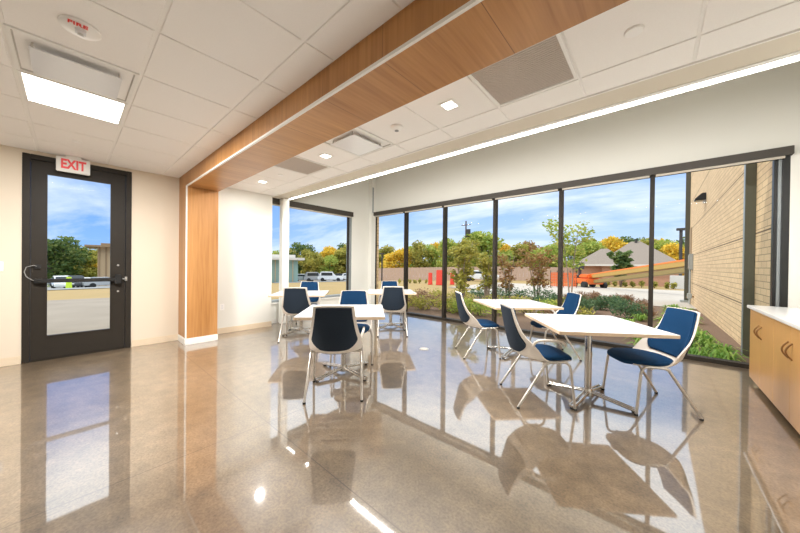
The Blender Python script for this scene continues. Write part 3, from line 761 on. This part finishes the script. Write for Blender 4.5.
# behind the long window, left to right
A = 'in the tree line beyond the field, left half of the long window'
for k, px, py, dist, wd in (('olive', 372, 250, 70, 30), ('olive', 384, 247, 66, 24), ('yellow', 397, 249, 58, 26), ('lime', 410, 247, 70, 24), ('olive', 421, 243, 60, 22), ('lime', 432, 246, 62, 24),
                            ('yellow', 441, 243, 66, 22), ('lime', 449, 240, 55, 22), ('olive', 462, 241, 52, 26)):
    tree(k, px, py, dist, wd, A)
B = 'beyond the drive, behind the slim trees in mid window'
for k, px, py, dist, wd in (('lime', 486, 234, 62, 44), ('olive', 470, 236, 72, 34), ('olive', 516, 245, 66, 26), ('russet', 531, 239, 74, 26), ('lime', 546, 246, 64, 26), ('yellow', 508, 244, 84, 22), ('olive', 558, 244, 76, 24)):
    tree(k, px, py, dist, wd, B)
C_ = 'rising behind the brick house with the grey roof'
for k, px, py, dist, wd in (('lime', 570, 247, 62, 26), ('olive', 583, 240, 70, 26), ('lime', 592, 243, 66, 22), ('yellow', 606, 238, 80, 22), ('yellow', 618, 237, 76, 24), ('dark', 632, 237, 84, 26), ('olive', 645, 241, 74, 22),
                            ('yellow', 656, 240, 80, 22), ('lime', 668, 241, 72, 24), ('yellow', 678, 244, 66, 26), ('dark', 688, 238, 78, 26), ('lime', 700, 240, 80, 30)):
    tree(k, px, py, dist, wd, C_)
D_ = 'beyond the parking lot in the left window'
for k, px, py, dist, wd in (('dark', 301, 243, 88, 20), ('olive', 309, 251, 84, 18), ('olive', 318, 253, 80, 18), ('olive', 292, 250, 96, 18), ('yellow', 325, 250, 92, 22), ('lime', 329, 256, 78, 18), ('olive', 338, 251, 80, 20), ('yellow', 334, 247, 104, 22), ('yellow', 343, 247, 96, 24), ('olive', 350, 246, 82, 24), ('dark', 347, 244, 112, 22), ('dark', 359, 247, 90, 24), ('lime', 282, 252, 90, 22), ('olive', 366, 247, 86, 24)):
    tree(k, px, py, dist, wd, D_)
E_ = 'across the lane, seen through the exit door'
for k, px, py, dist, wd in (('dark', 55, 237, 92, 34), ('dark', 40, 243, 96, 34), ('dark', 68, 245, 100, 24), ('olive', 79, 248, 100, 24), ('olive', 91, 250, 102, 24), ('dark', 84, 251, 112, 24), ('yellow', 100, 252, 108, 24), ('dark', 28, 244, 100, 34), ('olive', 120, 252, 110, 26)):
    tree(k, px, py, dist, wd, E_)

# slim multi-stem trees in the bed
def slim_tree(px, py, dist, wpx, m, n, label, seed, size=.13, stems=5, base=.25, bark='bark_pale'):
    p = spot(px, dist); h = rise(px, py, dist); r_ = ray(px, 264); fw = dist / math.hypot(r_.x, r_.y); w_ = wpx / F_PX * fw
    t = thing('slim_tree', label, 'tree', p); r = random.Random(seed); tk = MB(); lumps = []
    for k in range(stems):
        th = 2 * PI * k / stems + r.random(); tip = Vector((math.cos(th) * w_ * .34 * r.uniform(.5, 1), math.sin(th) * w_ * .34 * r.uniform(.5, 1), h * r.uniform(.78, .97)))
        pts = [Vector((math.cos(th) * .06, math.sin(th) * .06, -.1)), Vector((tip.x * .3, tip.y * .3, h * .35)), Vector((tip.x * .65, tip.y * .65, h * .65)), tip]
        tk.tube(pts, [.032, .025, .016, .006], 6)
        for q in range(7):
            s_ = r.uniform(base, 1); i = min(2, int(s_ * 3)); b = pts[i].lerp(pts[i + 1], s_ * 3 - i) if s_ < 1 else tip
            e = b + Vector((r.uniform(-1, 1), r.uniform(-1, 1), r.uniform(.1, .8))) * w_ * .2
            tk.tube([b, e], [.009, .004], 5); lumps.append((e.x, e.y, e.z, w_ * .15, w_ * .15, h * .085))
    tk.build('trunk', bark, t, True); leaves('foliage', lumps, n, size, m, t, seed); return t
slim_tree(462, 239, 10.6, 34, 'leaf_olive', 1500, 'leafy multi-stem tree close outside behind the left chair', 5)
slim_tree(487, 248, 12.0, 28, 'leaf_olive', 1100, 'olive multi-stem tree outside behind the table close to the window', 8)
slim_tree(508, 253, 13.5, 26, 'leaf_russet', 700, 'thin multi-stem tree with sparse russet leaves, mid window', 9)
slim_tree(537, 252, 15, 38, 'leaf_russet', 1300, 'wide multi-stem tree with reddish leaves before the orange fence', 12)
slim_tree(571, 216, 17, 46, 'leaf_lime', 900, 'tall thin tree with sparse green leaves beside a mullion', 15, .17, 4, .35)
slim_tree(621, 252, 38, 20, 'leaf_dark', 1400, 'dark green round tree in front of the house roof', 17, .45, 5, .2, 'bark')
# shrubs in the bed
def shrub(px, py, dist, wpx, hh, m, n, label, group, seed, size=.10, up=.6, asp=.35):
    r_ = ray(px, 264); fw = dist / math.hypot(r_.x, r_.y); w_ = wpx / F_PX * fw; p = spot(px, dist)
    r = random.Random(seed); l = [(r.uniform(-.3, .3) * w_, r.uniform(-.3, .3) * w_, hh * r.uniform(.3, .62), w_ * .3, w_ * .3, hh * .38) for _ in range(6)]
    t = thing('shrub', label, 'shrub', p, 0, group)
    leaves('foliage', l, n, size, m, t, seed, up, asp)
    st = MB(); 
    for q in l[:4]: st.tube([(0, 0, -.05), (q[0], q[1], q[2])], [.015, .006], 5)
    st.build('stem', 'bark', t); return t
rr = random.Random(3)
for i, (px, dist, wd, hh) in enumerate(((588, 10.8, 30, .62), (601, 12.2, 22, .6), (630, 10.6, 30, .66), (618, 13.0, 22, .55), (541, 11.5, 24, .5), (559, 12.8, 22, .5))):
    shrub(px, 0, dist, wd, hh, 'leaf_juniper', 900, 'bushy green juniper shrub in the mulch outside', 'green junipers in the planting bed', 40 + i, .11, 1.0, .22)
for i, (px, dist, wd) in enumerate(((612, 15.2, 18), (628, 15.4, 14), (583, 15.6, 16), (597, 16.2, 14), (640, 12.4, 18), (571, 13.2, 16), (648, 10.8, 18))):
    shrub(px, 0, dist, wd, .48, 'leaf_brown', 420, 'dry brown grass clump in the mulch outside', 'brown grass clumps in the planting bed', 60 + i, .20, 1.6, .12)
k = 0
for (px, dist, wd, m) in ((398, 9.4, 34, 'leaf_olive'), (412, 10.2, 26, 'leaf_brown'), (424, 9.2, 30, 'leaf_olive'), (436, 10.4, 30, 'leaf_brown'), (446, 9.0, 30, 'leaf_olive'), (458, 8.7, 30, 'leaf_lime'), (470, 9.6, 32, 'leaf_olive'),
                          (482, 8.6, 34, 'leaf_lime'), (495, 10.2, 32, 'leaf_olive'), (506, 9.0, 32, 'leaf_lime'), (518, 10.6, 30, 'leaf_olive'), (529, 9.2, 34, 'leaf_olive'), (545, 9.4, 34, 'leaf_lime'), (562, 10.2, 30, 'leaf_olive'),
                          (404, 12.4, 26, 'leaf_lime'), (420, 12.8, 26, 'leaf_brown'), (438, 12.6, 26, 'leaf_olive'), (500, 13.2, 34, 'leaf_juniper'), (522, 13.8, 34, 'leaf_juniper'), (480, 13.0, 30, 'leaf_juniper'), (543, 14.6, 30, 'leaf_juniper'), (460, 12.8, 26, 'leaf_olive'), (390, 10.8, 24, 'leaf_olive'),
                          (575, 8.6, 34, 'leaf_olive'), (556, 8.2, 34, 'leaf_brown')):
    nm = {'leaf_olive': 'olive', 'leaf_brown': 'brownish', 'leaf_lime': 'light green', 'leaf_juniper': 'dark green'}[m]
    shrub(px, 0, dist, wd, .55 if m != 'leaf_juniper' else .7, m, 520, f'low {nm} ground-cover shrub outside the left half of the long window', f'low {nm} shrubs in the planting bed', 80 + k, .10); k += 1
k = 0
for (x, y) in ((.62, 6.12), (.38, 6.16), (.08, 6.2), (.80, 6.85), (.45, 6.95), (.1, 7.0), (-.15, 6.6), (.05, 7.6), (.7, 7.55), (.15, 8.1), (.45, 8.5), (.55, 9.1), (.2, 9.8), (.4, 10.6), (.55, 11.5), (.5, 12.4), (.6, 13.0), (.4, 14.0), (.55, 14.6), (.8, 13.4), (.35, 12.8), (.72, 12.0), (.3, 11.2), (.8, 10.9), (.5, 10.1), (.60, 9.5), (.35, 9.2), (.62, 8.7), (.28, 8.3), (.66, 8.1), (.45, 7.6), (.70, 7.0), (.3, 7.1), (.52, 6.55), (.80, 6.42), (.2, 6.5), (-.35, 7.6), (-.45, 8.8), (-.3, 10.1), (-.5, 11.4), (-.35, 12.6), (-.2, 13.8)):
    r = random.Random(200 + k); t = thing('lily_clump', 'bright green strappy plant clump at the foot of the brick wall', 'plant', (x, y, g(x, y) + .02), 0, 'strappy green clumps by the brick wall'); m = MB()
    for _ in range(46):
        th = r.uniform(0, 2 * PI); l_ = r.uniform(.12, .33); z = r.uniform(.06, .22); c, s_ = math.cos(th), math.sin(th); w_ = .012
        a = Vector((c * .03, s_ * .03, 0)); b = Vector((c * l_ * .5, s_ * l_ * .5, z)); e = Vector((c * l_, s_ * l_, z * r.uniform(.3, .8))); n_ = Vector((-s_, c, 0)) * w_
        m.quad(a - n_, a + n_, b + n_ * 1.2, b - n_ * 1.2); o_ = len(m.v) - 4; m.v.append(e); m.f.append((o_ + 3, o_ + 2, o_ + 4))
    m.build('foliage', 'leaf_fresh', t); k += 1
# small plants along the far edge of the drive
for i, px in enumerate((602, 608, 615, 625, 633, 642, 655, 667, 674)):
    shrub(px, 0, 38.5, 4.5, .75, 'leaf_olive', 120, 'small round bush in the strip before the brick house', 'small bushes before the house', 300 + i, .3)
for i, px in enumerate((400, 405, 410, 415, 420, 426)):
    shrub(px, 0, 29.5, 3.5, .5, 'leaf_olive', 80, 'tiny bush in the row at the far edge of the tan field', 'tiny bushes along the field edge', 320 + i, .2)

# ---- house
def hip(mb, x0, x1, y0, y1, z0, z1, ov=.5):
    x0 -= ov; x1 += ov; y0 -= ov; y1 += ov; h = min((y1 - y0) / 2, .44 * (x1 - x0)); ym = (y0 + y1) / 2
    a, b, c, d_ = (x0, y0, z0), (x1, y0, z0), (x1, y1, z0), (x0, y1, z0); e, f_ = (x0 + h, ym, z1), (x1 - h, ym, z1)
    mb.quad(a, b, f_, e).quad(b, c, f_).quad(c, d_, e, f_).quad(d_, a, e).quad(d_, c, b, a); return mb
pL, pR = spot(574, 47), spot(683, 47); hx = (pR - pL); hx.z = 0; ang = math.atan2(hx.y, hx.x); W_ = hx.length
gz = g((pL.x + pR.x) / 2, (pL.y + pR.y) / 2) - .2
hs = thing('house', 'low brick house with grey hipped roofs beyond the drive', 'house', (pL.x, pL.y, gz), ang)
MB().box(.4, W_ * .55, .3, 10, 0, 2.75).box(W_ * .3, W_ - .5, -1.2, 11, 0, 2.75).build('wall', 'house_brick', hs)
hip(MB(), .4, W_ * .55, .3, 10, 2.75, 5.1).build('roof', 'roof_shingle', hs); hip(MB(), W_ * .28, W_ - .5, -1.2, 11, 2.75, 6.0).build('roof', 'roof_shingle', hs)
MB().box(-.12, W_ * .3, -.22, -.18, 2.55, 2.78).box(W_ * .28 - .5, W_, -1.74, -1.70, 2.55, 2.78).build('fascia', 'house_trim', hs)
wn = MB().box(3.3, 4.9, .2, .31, 1.3, 2.3).build('window', 'house_trim', hs, label='white framed window'); MB().box(3.4, 4.8, .18, .2, 1.4, 2.2).build('pane', 'car_glass', wn)
MB().tube([(W_ * .62, 4.5, 5.6), (W_ * .62, 4.5, 6.3)], .15, 8).build('vent_pipe', 'pole_dark', hs)
# fences
def fence(name, px0, d0, px1, d1, h, m, label, cat, gap=.02, bw=.14, step=2.4, rails=True):
    a, b = spot(px0, d0), spot(px1, d1); v = b - a; v.z = 0; l_ = v.length; t = thing(name, label, cat, (a.x, a.y, 0), math.atan2(v.y, v.x)); bd = MB(); ps = MB(); x = 0
    def gg(x): q = a + v * (x / l_); return g(q.x, q.y)
    while x < l_: z = gg(x); bd.box(x, x + bw, -.012, .012, z + .03, z + h); x += bw + gap
    bd.build('board_panel', m, t)
    x = 0; k = 0
    while x < l_ and k < 60: z = gg(x); MB().box(x, x + .1, .02, .12, z, z + h + .05).build('post', m, t); x += step; k += 1
    return t
fence('wooden_fence', 366, 50, 575, 50, 2.15, 'fence_wood', 'long brown wooden fence across the far edge of the field', 'fence', .015, .5, 4.)
# orange safety mesh
a, b = spot(551, 29), spot(577, 30); v = b - a; L_ = math.hypot(v.x, v.y)
t = thing('safety_fence', 'orange construction fence behind the slim russet trees', 'fence', (a.x, a.y, a.z), math.atan2(v.y, v.x)); m = MB(); n_ = int(L_ / .16)
for i in range(n_ + 1): m.box(i * .16, i * .16 + .07, -.004, .004, .1, 1.25 + .08 * math.sin(i * .9))
for j in range(9): m.box(0, L_, -.005, .003, .12 + j * .14, .19 + j * .14)
m.build('mesh', 'safety_orange', t)
for i in range(5): MB().tube([(L_ * i / 4, .03, -.2), (L_ * i / 4, .03, 1.5)], .03, 6).build('post', 'pole_dark', t)
# red barrels / barricades
for i, (px, dist, hh, wd, lab) in enumerate(((430.5, 27, 1.1, .34, 'narrow red barrier at the left of the field edge'), (440, 26.5, 1.35, .62, 'tall wide red barrier at the field edge, the middle one'), (452.5, 28, 1.1, .36, 'narrow red barrier beside the leafy multi-stem tree'))):
    p = spot(px, dist); t = thing('barrier', lab, 'barrier', p, math.radians(20))
    MB().prism([(-.16, 0), (.16, 0), (.12, hh * .45), (.08, hh), (-.08, hh), (-.12, hh * .45)], -wd / 2, wd / 2, Matrix(((0, 0, 1, 0), (1, 0, 0, 0), (0, 1, 0, 0), (0, 0, 0, 1)))).build('body', 'safety_red', t, bevel=.03)
    MB().box(-wd / 2 - .02, wd / 2 + .02, -.18, .18, 0, .1).build('foot', 'safety_red', t, bevel=.02)
# boom lift
p = spot(583, 33); q = spot(700, 24); v = q - p; ang = math.atan2(v.y, v.x); L_ = math.hypot(v.x, v.y)
bt = thing('boom_lift', 'orange boom lift with its long boom lowered across the drive', 'boom lift', p, ang)
MB().box(-.2, 1.9, -.8, .8, .35, .85).build('chassis', 'lift_orange', bt, bevel=.08)
MB().box(.3, 1.7, -.6, .6, .85, 1.25).build('turntable', 'lift_orange', bt, bevel=.12)
MB().box(-.75, -.2, -.5, .5, .5, 1.1).build('counterweight', 'pole_dark', bt, bevel=.1)
for x in (.1, 1.7):
    for y in (-.85, .85): MB().tube([(x, y - .14, .30), (x, y + .14, .30)], .32, 18).build('wheel', 'rubber', bt)
z1 = HC + (266 - 266) / F_PX * 24 - p.z
MB().bar((1.9, 0, .62), (L_, 0, z1), .36, .30).build('boom', 'boom_olive', bt, bevel=.03, label='olive tan lower boom section')
MB().bar((.9, 0, .98), (L_, 0, z1 + .36), .36, .32).build('upper_boom', 'boom_tan', bt, bevel=.03, label='tan upper boom section')
MB().bar((.9, 0, 1.18), (L_, 0, z1 + .58), .32, .12).build('boom_rail', 'boom_orange', bt, bevel=.02, label='orange strip along the boom')
MB().tube([(-.5, 0, .5), (-.5, 0, 1.9)], .14, 10).box(-.8, -.2, -.25, .25, 1.7, 2.35).build('mast', 'pole_dark', bt)
# poles
p = spot(680.5, 40); t = thing('light_pole', 'dark parking-lot light pole on a concrete base beside the brick wall', 'light pole', p); h = rise(680, 230, 40)
MB().box(-.75, .75, -.5, .5, -.2, 1.3).build('base', 'concrete_light', t, bevel=.03, label='pale concrete base'); MB().tube([(0, 0, 1.2), (0, 0, h)], .13, 10).build('pole', 'pole_dark', t, True); MB().box(-.35, .55, -.22, .22, h - .05, h + .18).build('lamp_head', 'pole_dark', t, bevel=.03)
p = spot(382, 29); t = thing('light_pole', 'thin dark light pole at the far left of the long window', 'light pole', p); h = rise(382, 254, 29)
MB().tube([(0, 0, -.1), (0, 0, h)], .07, 8).build('pole', 'pole_dark', t, True); MB().box(-.3, .2, -.12, .12, h - .03, h + .1).build('lamp_head', 'pole_dark', t, bevel=.02)
p = spot(465.5, 60); t = thing('utility_pole', 'wooden utility pole with a transformer can above the trees', 'utility pole', p); h = rise(465, 221, 60)
MB().tube([(0, 0, -.5), (0, 0, h)], [.2, .14], 8).build('pole', 'bark', t, True); MB().tube([(.45, .2, h - 3.2), (.45, .2, h - 1.7)], .42, 12).build('transformer', 'pole_dark', t, True); MB().box(-1.0, 1.0, -.06, .06, h - .9, h - .75).build('cross_arm', 'bark', t)

# ---- vehicles
def car(px, dist, head, m, label, suv=False):
    p = spot(px, dist); t = thing('car', label, 'car', p, math.radians(head), None); hh = 1.72 if suv else 1.45
    def side(poly, w_): return MB().prism(poly, -w_ / 2, w_ / 2, Matrix(((1, 0, 0, 0), (0, 0, 1, 0), (0, 1, 0, 0), (0, 0, 0, 1))))
    side([(-2.2, .32), (-2.22, .75), (-2.1, .95), (-1.0, 1.0), (1.15, 1.0), (2.1, .85), (2.25, .65), (2.22, .32)], 1.78).build('body', m, t, bevel=.06)
    r0 = -2.0 if suv else -1.55
    side([(r0, .98), (r0 + .3, hh), (.25, hh), (1.05, .98)], 1.56).build('cabin', m, t, bevel=.07)
    gl = MB()
    for s in (-1, 1): gl.box(r0 + .42, .35, s * .775 - .02, s * .775 + .02, 1.05, hh - .14)
    gl.box(r0 - .02 + .12, r0 + .2, -.62, .62, 1.08, hh - .22); gl.bar((.98, 0, 1.02), (.42, 0, hh - .10), 1.3, .04); gl.build('glazing', 'car_glass', t)
    for x in (-1.35, 1.4):
        for y in (-.82, .82): MB().tube([(x, y - .1, .33), (x, y + .1, .33)], .34, 16).build('wheel', 'rubber', t)
    lp = MB()
    for s in (-.62, .62): lp.box(2.17, 2.27, s - .18, s + .18, .62, .76)
    lp.build('headlight', 'white_gloss', t); return t
car(62.5, 62, 5, 'car_white', 'white pickup-like car facing the plaza, left of two seen through the door', True)
car(75.5, 62, 8, 'car_dark', 'dark car between the pale ones seen through the door', True)
car(84, 64, 8, 'car_white', 'pale car right of the dark one seen through the door')
car(105, 60, 97, 'car_silver', 'silver car at the right edge of the door glass')
car(69, 74, 100, 'car_dark', 'dark car parked behind the others seen through the door', True)
car(304, 58, 50, 'car_white', 'white car farthest left in the parking lot behind the white post')
car(316, 56, 65, 'car_silver', 'silver car beside the white one in the left window', True)
car(331, 54, 48, 'car_white', 'large white car in the middle of the left window', True)
car(341, 60, 60, 'car_dark', 'dark car behind the large white one in the left window')
car(350, 59, 45, 'car_white', 'white car at the right end of the left window')
car(481, 40, 10, 'car_white', 'white car partly hidden behind the multi-stem trees')
p = spot(69, 58); t = thing('traffic_marker', 'bright yellow-green marker standing before the cars outside the door', 'marker', p)
MB().tube([(0, 0, .0), (0, 0, 1.5)], [.30, .22], 10).build('body', 'car_vest', t, True); MB().box(-.35, .35, -.35, .35, 0, .06).build('base', 'rubber', t)

# ---- office buildings
def pavilion(px0, px1, dist, top, m, label, slat=True, ov=1.2, roof='office_brown', dh=.5, depth=10):
    a, b = spot(px0, dist), spot(px1, dist); v = b - a; L_ = math.hypot(v.x, v.y); z = min(a.z, b.z) - .3; h = rise((px0 + px1) / 2, top, dist) + .3
    t = thing('building', label, 'building', (a.x, a.y, z), math.atan2(v.y, v.x))
    MB().box(0, L_, 0, depth, 0, h - dh).build('wall', m, t)
    MB().box(-ov, L_ + ov, -ov, depth + ov, h - dh, h - dh * .35).build('roof', roof, t, bevel=.03); MB().box(.4, L_ - .4, .4, depth, h - dh * .35, h + .3).build('roof_deck', 'office_brown' if roof == 'office_brown' else roof, t)
    n = int(L_ / .9)
    for i in range(min(n, 40)): MB().box(i * .9 + .1, i * .9 + (.36 if slat else .2), -.25, -.001, 0, h - dh).build('fin', 'office_brown' if slat else 'office_tan', t)
    return t
pavilion(97.5, 128, 78, 245, 'office_tan', 'tan slatted building with a dark flat roof seen through the door', True, 1.6)
t = pavilion(256, 298, 52, 256, 'office_glass', 'green glass building with pale flat roof at the far left of the left window', False, 1.0, 'house_trim', .6)

# ------------------------------------------------------------------ light
wd = bpy.data.worlds.new('World'); sc.world = wd; wd.use_nodes = True; nt = wd.node_tree; L = nt.links.new
bg = nt.nodes['Background']; tc = nt.nodes.new('ShaderNodeTexCoord'); sx = nt.nodes.new('ShaderNodeSeparateXYZ'); L(tc.outputs['Generated'], sx.inputs[0])
cr = nt.nodes.new('ShaderNodeValToRGB'); L(sx.outputs[2], cr.inputs[0]); e = cr.color_ramp.elements
e[0].position = 0.; e[0].color = (.62, .72, .90, 1); e[1].position = .6; e[1].color = (.09, .24, .62, 1)
k_ = e.new(.12); k_.color = (.40, .56, .88, 1); k_ = e.new(.30); k_.color = (.20, .39, .80, 1)
def mth(op, a, b=None):
    n = nt.nodes.new('ShaderNodeMath'); n.operation = op
    for i, v in enumerate((a, b)):
        if v is None: continue
        if isinstance(v, (int, float)): n.inputs[i].default_value = v
        else: L(v, n.inputs[i])
    return n.outputs[0]
zz = mth('ADD', mth('MAXIMUM', sx.outputs[2], 0.), .16)
cb = nt.nodes.new('ShaderNodeCombineXYZ'); L(mth('DIVIDE', sx.outputs[0], zz), cb.inputs[0]); L(mth('DIVIDE', sx.outputs[1], zz), cb.inputs[1])
mp = nt.nodes.new('ShaderNodeMapping'); mp.inputs['Location'].default_value = (3.1, 1.2, 0); mp.inputs['Rotation'].default_value = (0, 0, .5); mp.inputs['Scale'].default_value = (.55, 1.1, 1); L(cb.outputs[0], mp.inputs[0])
no = nt.nodes.new('ShaderNodeTexNoise'); no.inputs['Scale'].default_value = 1.0; no.inputs['Detail'].default_value = 9; no.inputs['Roughness'].default_value = .58; no.inputs['Distortion'].default_value = .35; L(mp.outputs[0], no.inputs['Vector'])
c2 = nt.nodes.new('ShaderNodeValToRGB'); L(no.outputs['Fac'], c2.inputs[0]); e = c2.color_ramp.elements; e[0].position = .43; e[0].color = (0, 0, 0, 1); e[1].position = .70; e[1].color = (.9, .9, .9, 1)
mx = nt.nodes.new('ShaderNodeMix'); mx.data_type = 'RGBA'; hi = nt.nodes.new('ShaderNodeMapRange'); hi.interpolation_type = 'SMOOTHSTEP'; hi.inputs['From Min'].default_value = .27; hi.inputs['From Max'].default_value = .46; hi.inputs['To Max'].default_value = .92; L(mth('ADD', sx.outputs[2], mth('MULTIPLY', mth('SUBTRACT', no.outputs['Fac'], .5), .25)), hi.inputs['Value'])
L(mth('MAXIMUM', c2.outputs[0], hi.outputs[0]), mx.inputs['Factor']); L(cr.outputs[0], mx.inputs[6]); mx.inputs[7].default_value = (.93, .93, .94, 1)
wx = nt.nodes.new('ShaderNodeMapRange'); wx.inputs['From Min'].default_value = .72; wx.inputs['From Max'].default_value = 1.; L(mth('MULTIPLY', sx.outputs[0], -1.), wx.inputs['Value'])
tw = nt.nodes.new('ShaderNodeMix'); tw.data_type = 'RGBA'; tw.blend_type = 'MULTIPLY'; L(wx.outputs[0], tw.inputs['Factor']); L(cr.outputs[0], tw.inputs[6]); tw.inputs[7].default_value = (.45, .66, .90, 1); L(tw.outputs[2], mx.inputs[6])
L(mx.outputs[2], bg.inputs[0]); L(mth('ADD', mth('MULTIPLY', hi.outputs[0], .95), 1.28), bg.inputs[1])
def lamp(name, kind, loc, energy, col=(1, .975, .935), size=None, size_y=None, rot=(0, 0, 0)):
    l = bpy.data.lights.new(name, kind); l.energy = energy; l.color = col
    if kind == 'AREA':
        l.shape = 'RECTANGLE'; l.size = size; l.size_y = size_y or size
    o = bpy.data.objects.new(name, l); COL.objects.link(o); o.location = loc; o.rotation_euler = rot; return o
s = lamp('sun', 'SUN', (0, 0, 30), 2.0, (1, .94, .85)); s.data.angle = math.radians(1.5)
s.rotation_euler = Vector((.50, .33, -.80)).to_track_quat('-Z', 'Y').to_euler()
lamp('panel_lamp', 'AREA', (-3.786, .039, ZC - .012), 140, size=.55)
lamp('linear_lamp', 'AREA', (-1.95, 3.104, ZC - .022), 225, size=6.4, size_y=.06, rot=(math.radians(32), 0, 0))
for x in (-1.348, -3.176, -5.005): lamp('downlight_lamp', 'AREA', (x, 2.153, ZC - .012), 20, size=.09)

# ------------------------------------------------------------------ camera
cam = bpy.data.cameras.new('camera'); co = bpy.data.objects.new('camera', cam); COL.objects.link(co); sc.camera = co
cam.sensor_fit = 'HORIZONTAL'; cam.sensor_width = 36; cam.lens = F_PX / 800 * 36; cam.clip_end = 500; cam.clip_start = .05
mt = Matrix((AX[0], AX[1], -AX[2])).transposed().to_4x4(); mt.translation = (0, 0, HC); co.matrix_world = mt
sc.view_settings.view_transform = 'Standard'; sc.view_settings.look = 'None'; sc.view_settings.gamma = 1; sc.view_settings.use_curve_mapping = False
sc.view_settings.exposure = .12
try:
    sc.cycles.use_denoising = True; sc.cycles.max_bounces = 10; sc.cycles.diffuse_bounces = 6; sc.cycles.glossy_bounces = 4; sc.cycles.transparent_max_bounces = 16
    sc.cycles.sample_clamp_indirect = 8; sc.cycles.caustics_reflective = True; sc.cycles.blur_glossy = 1.0
except Exception: pass
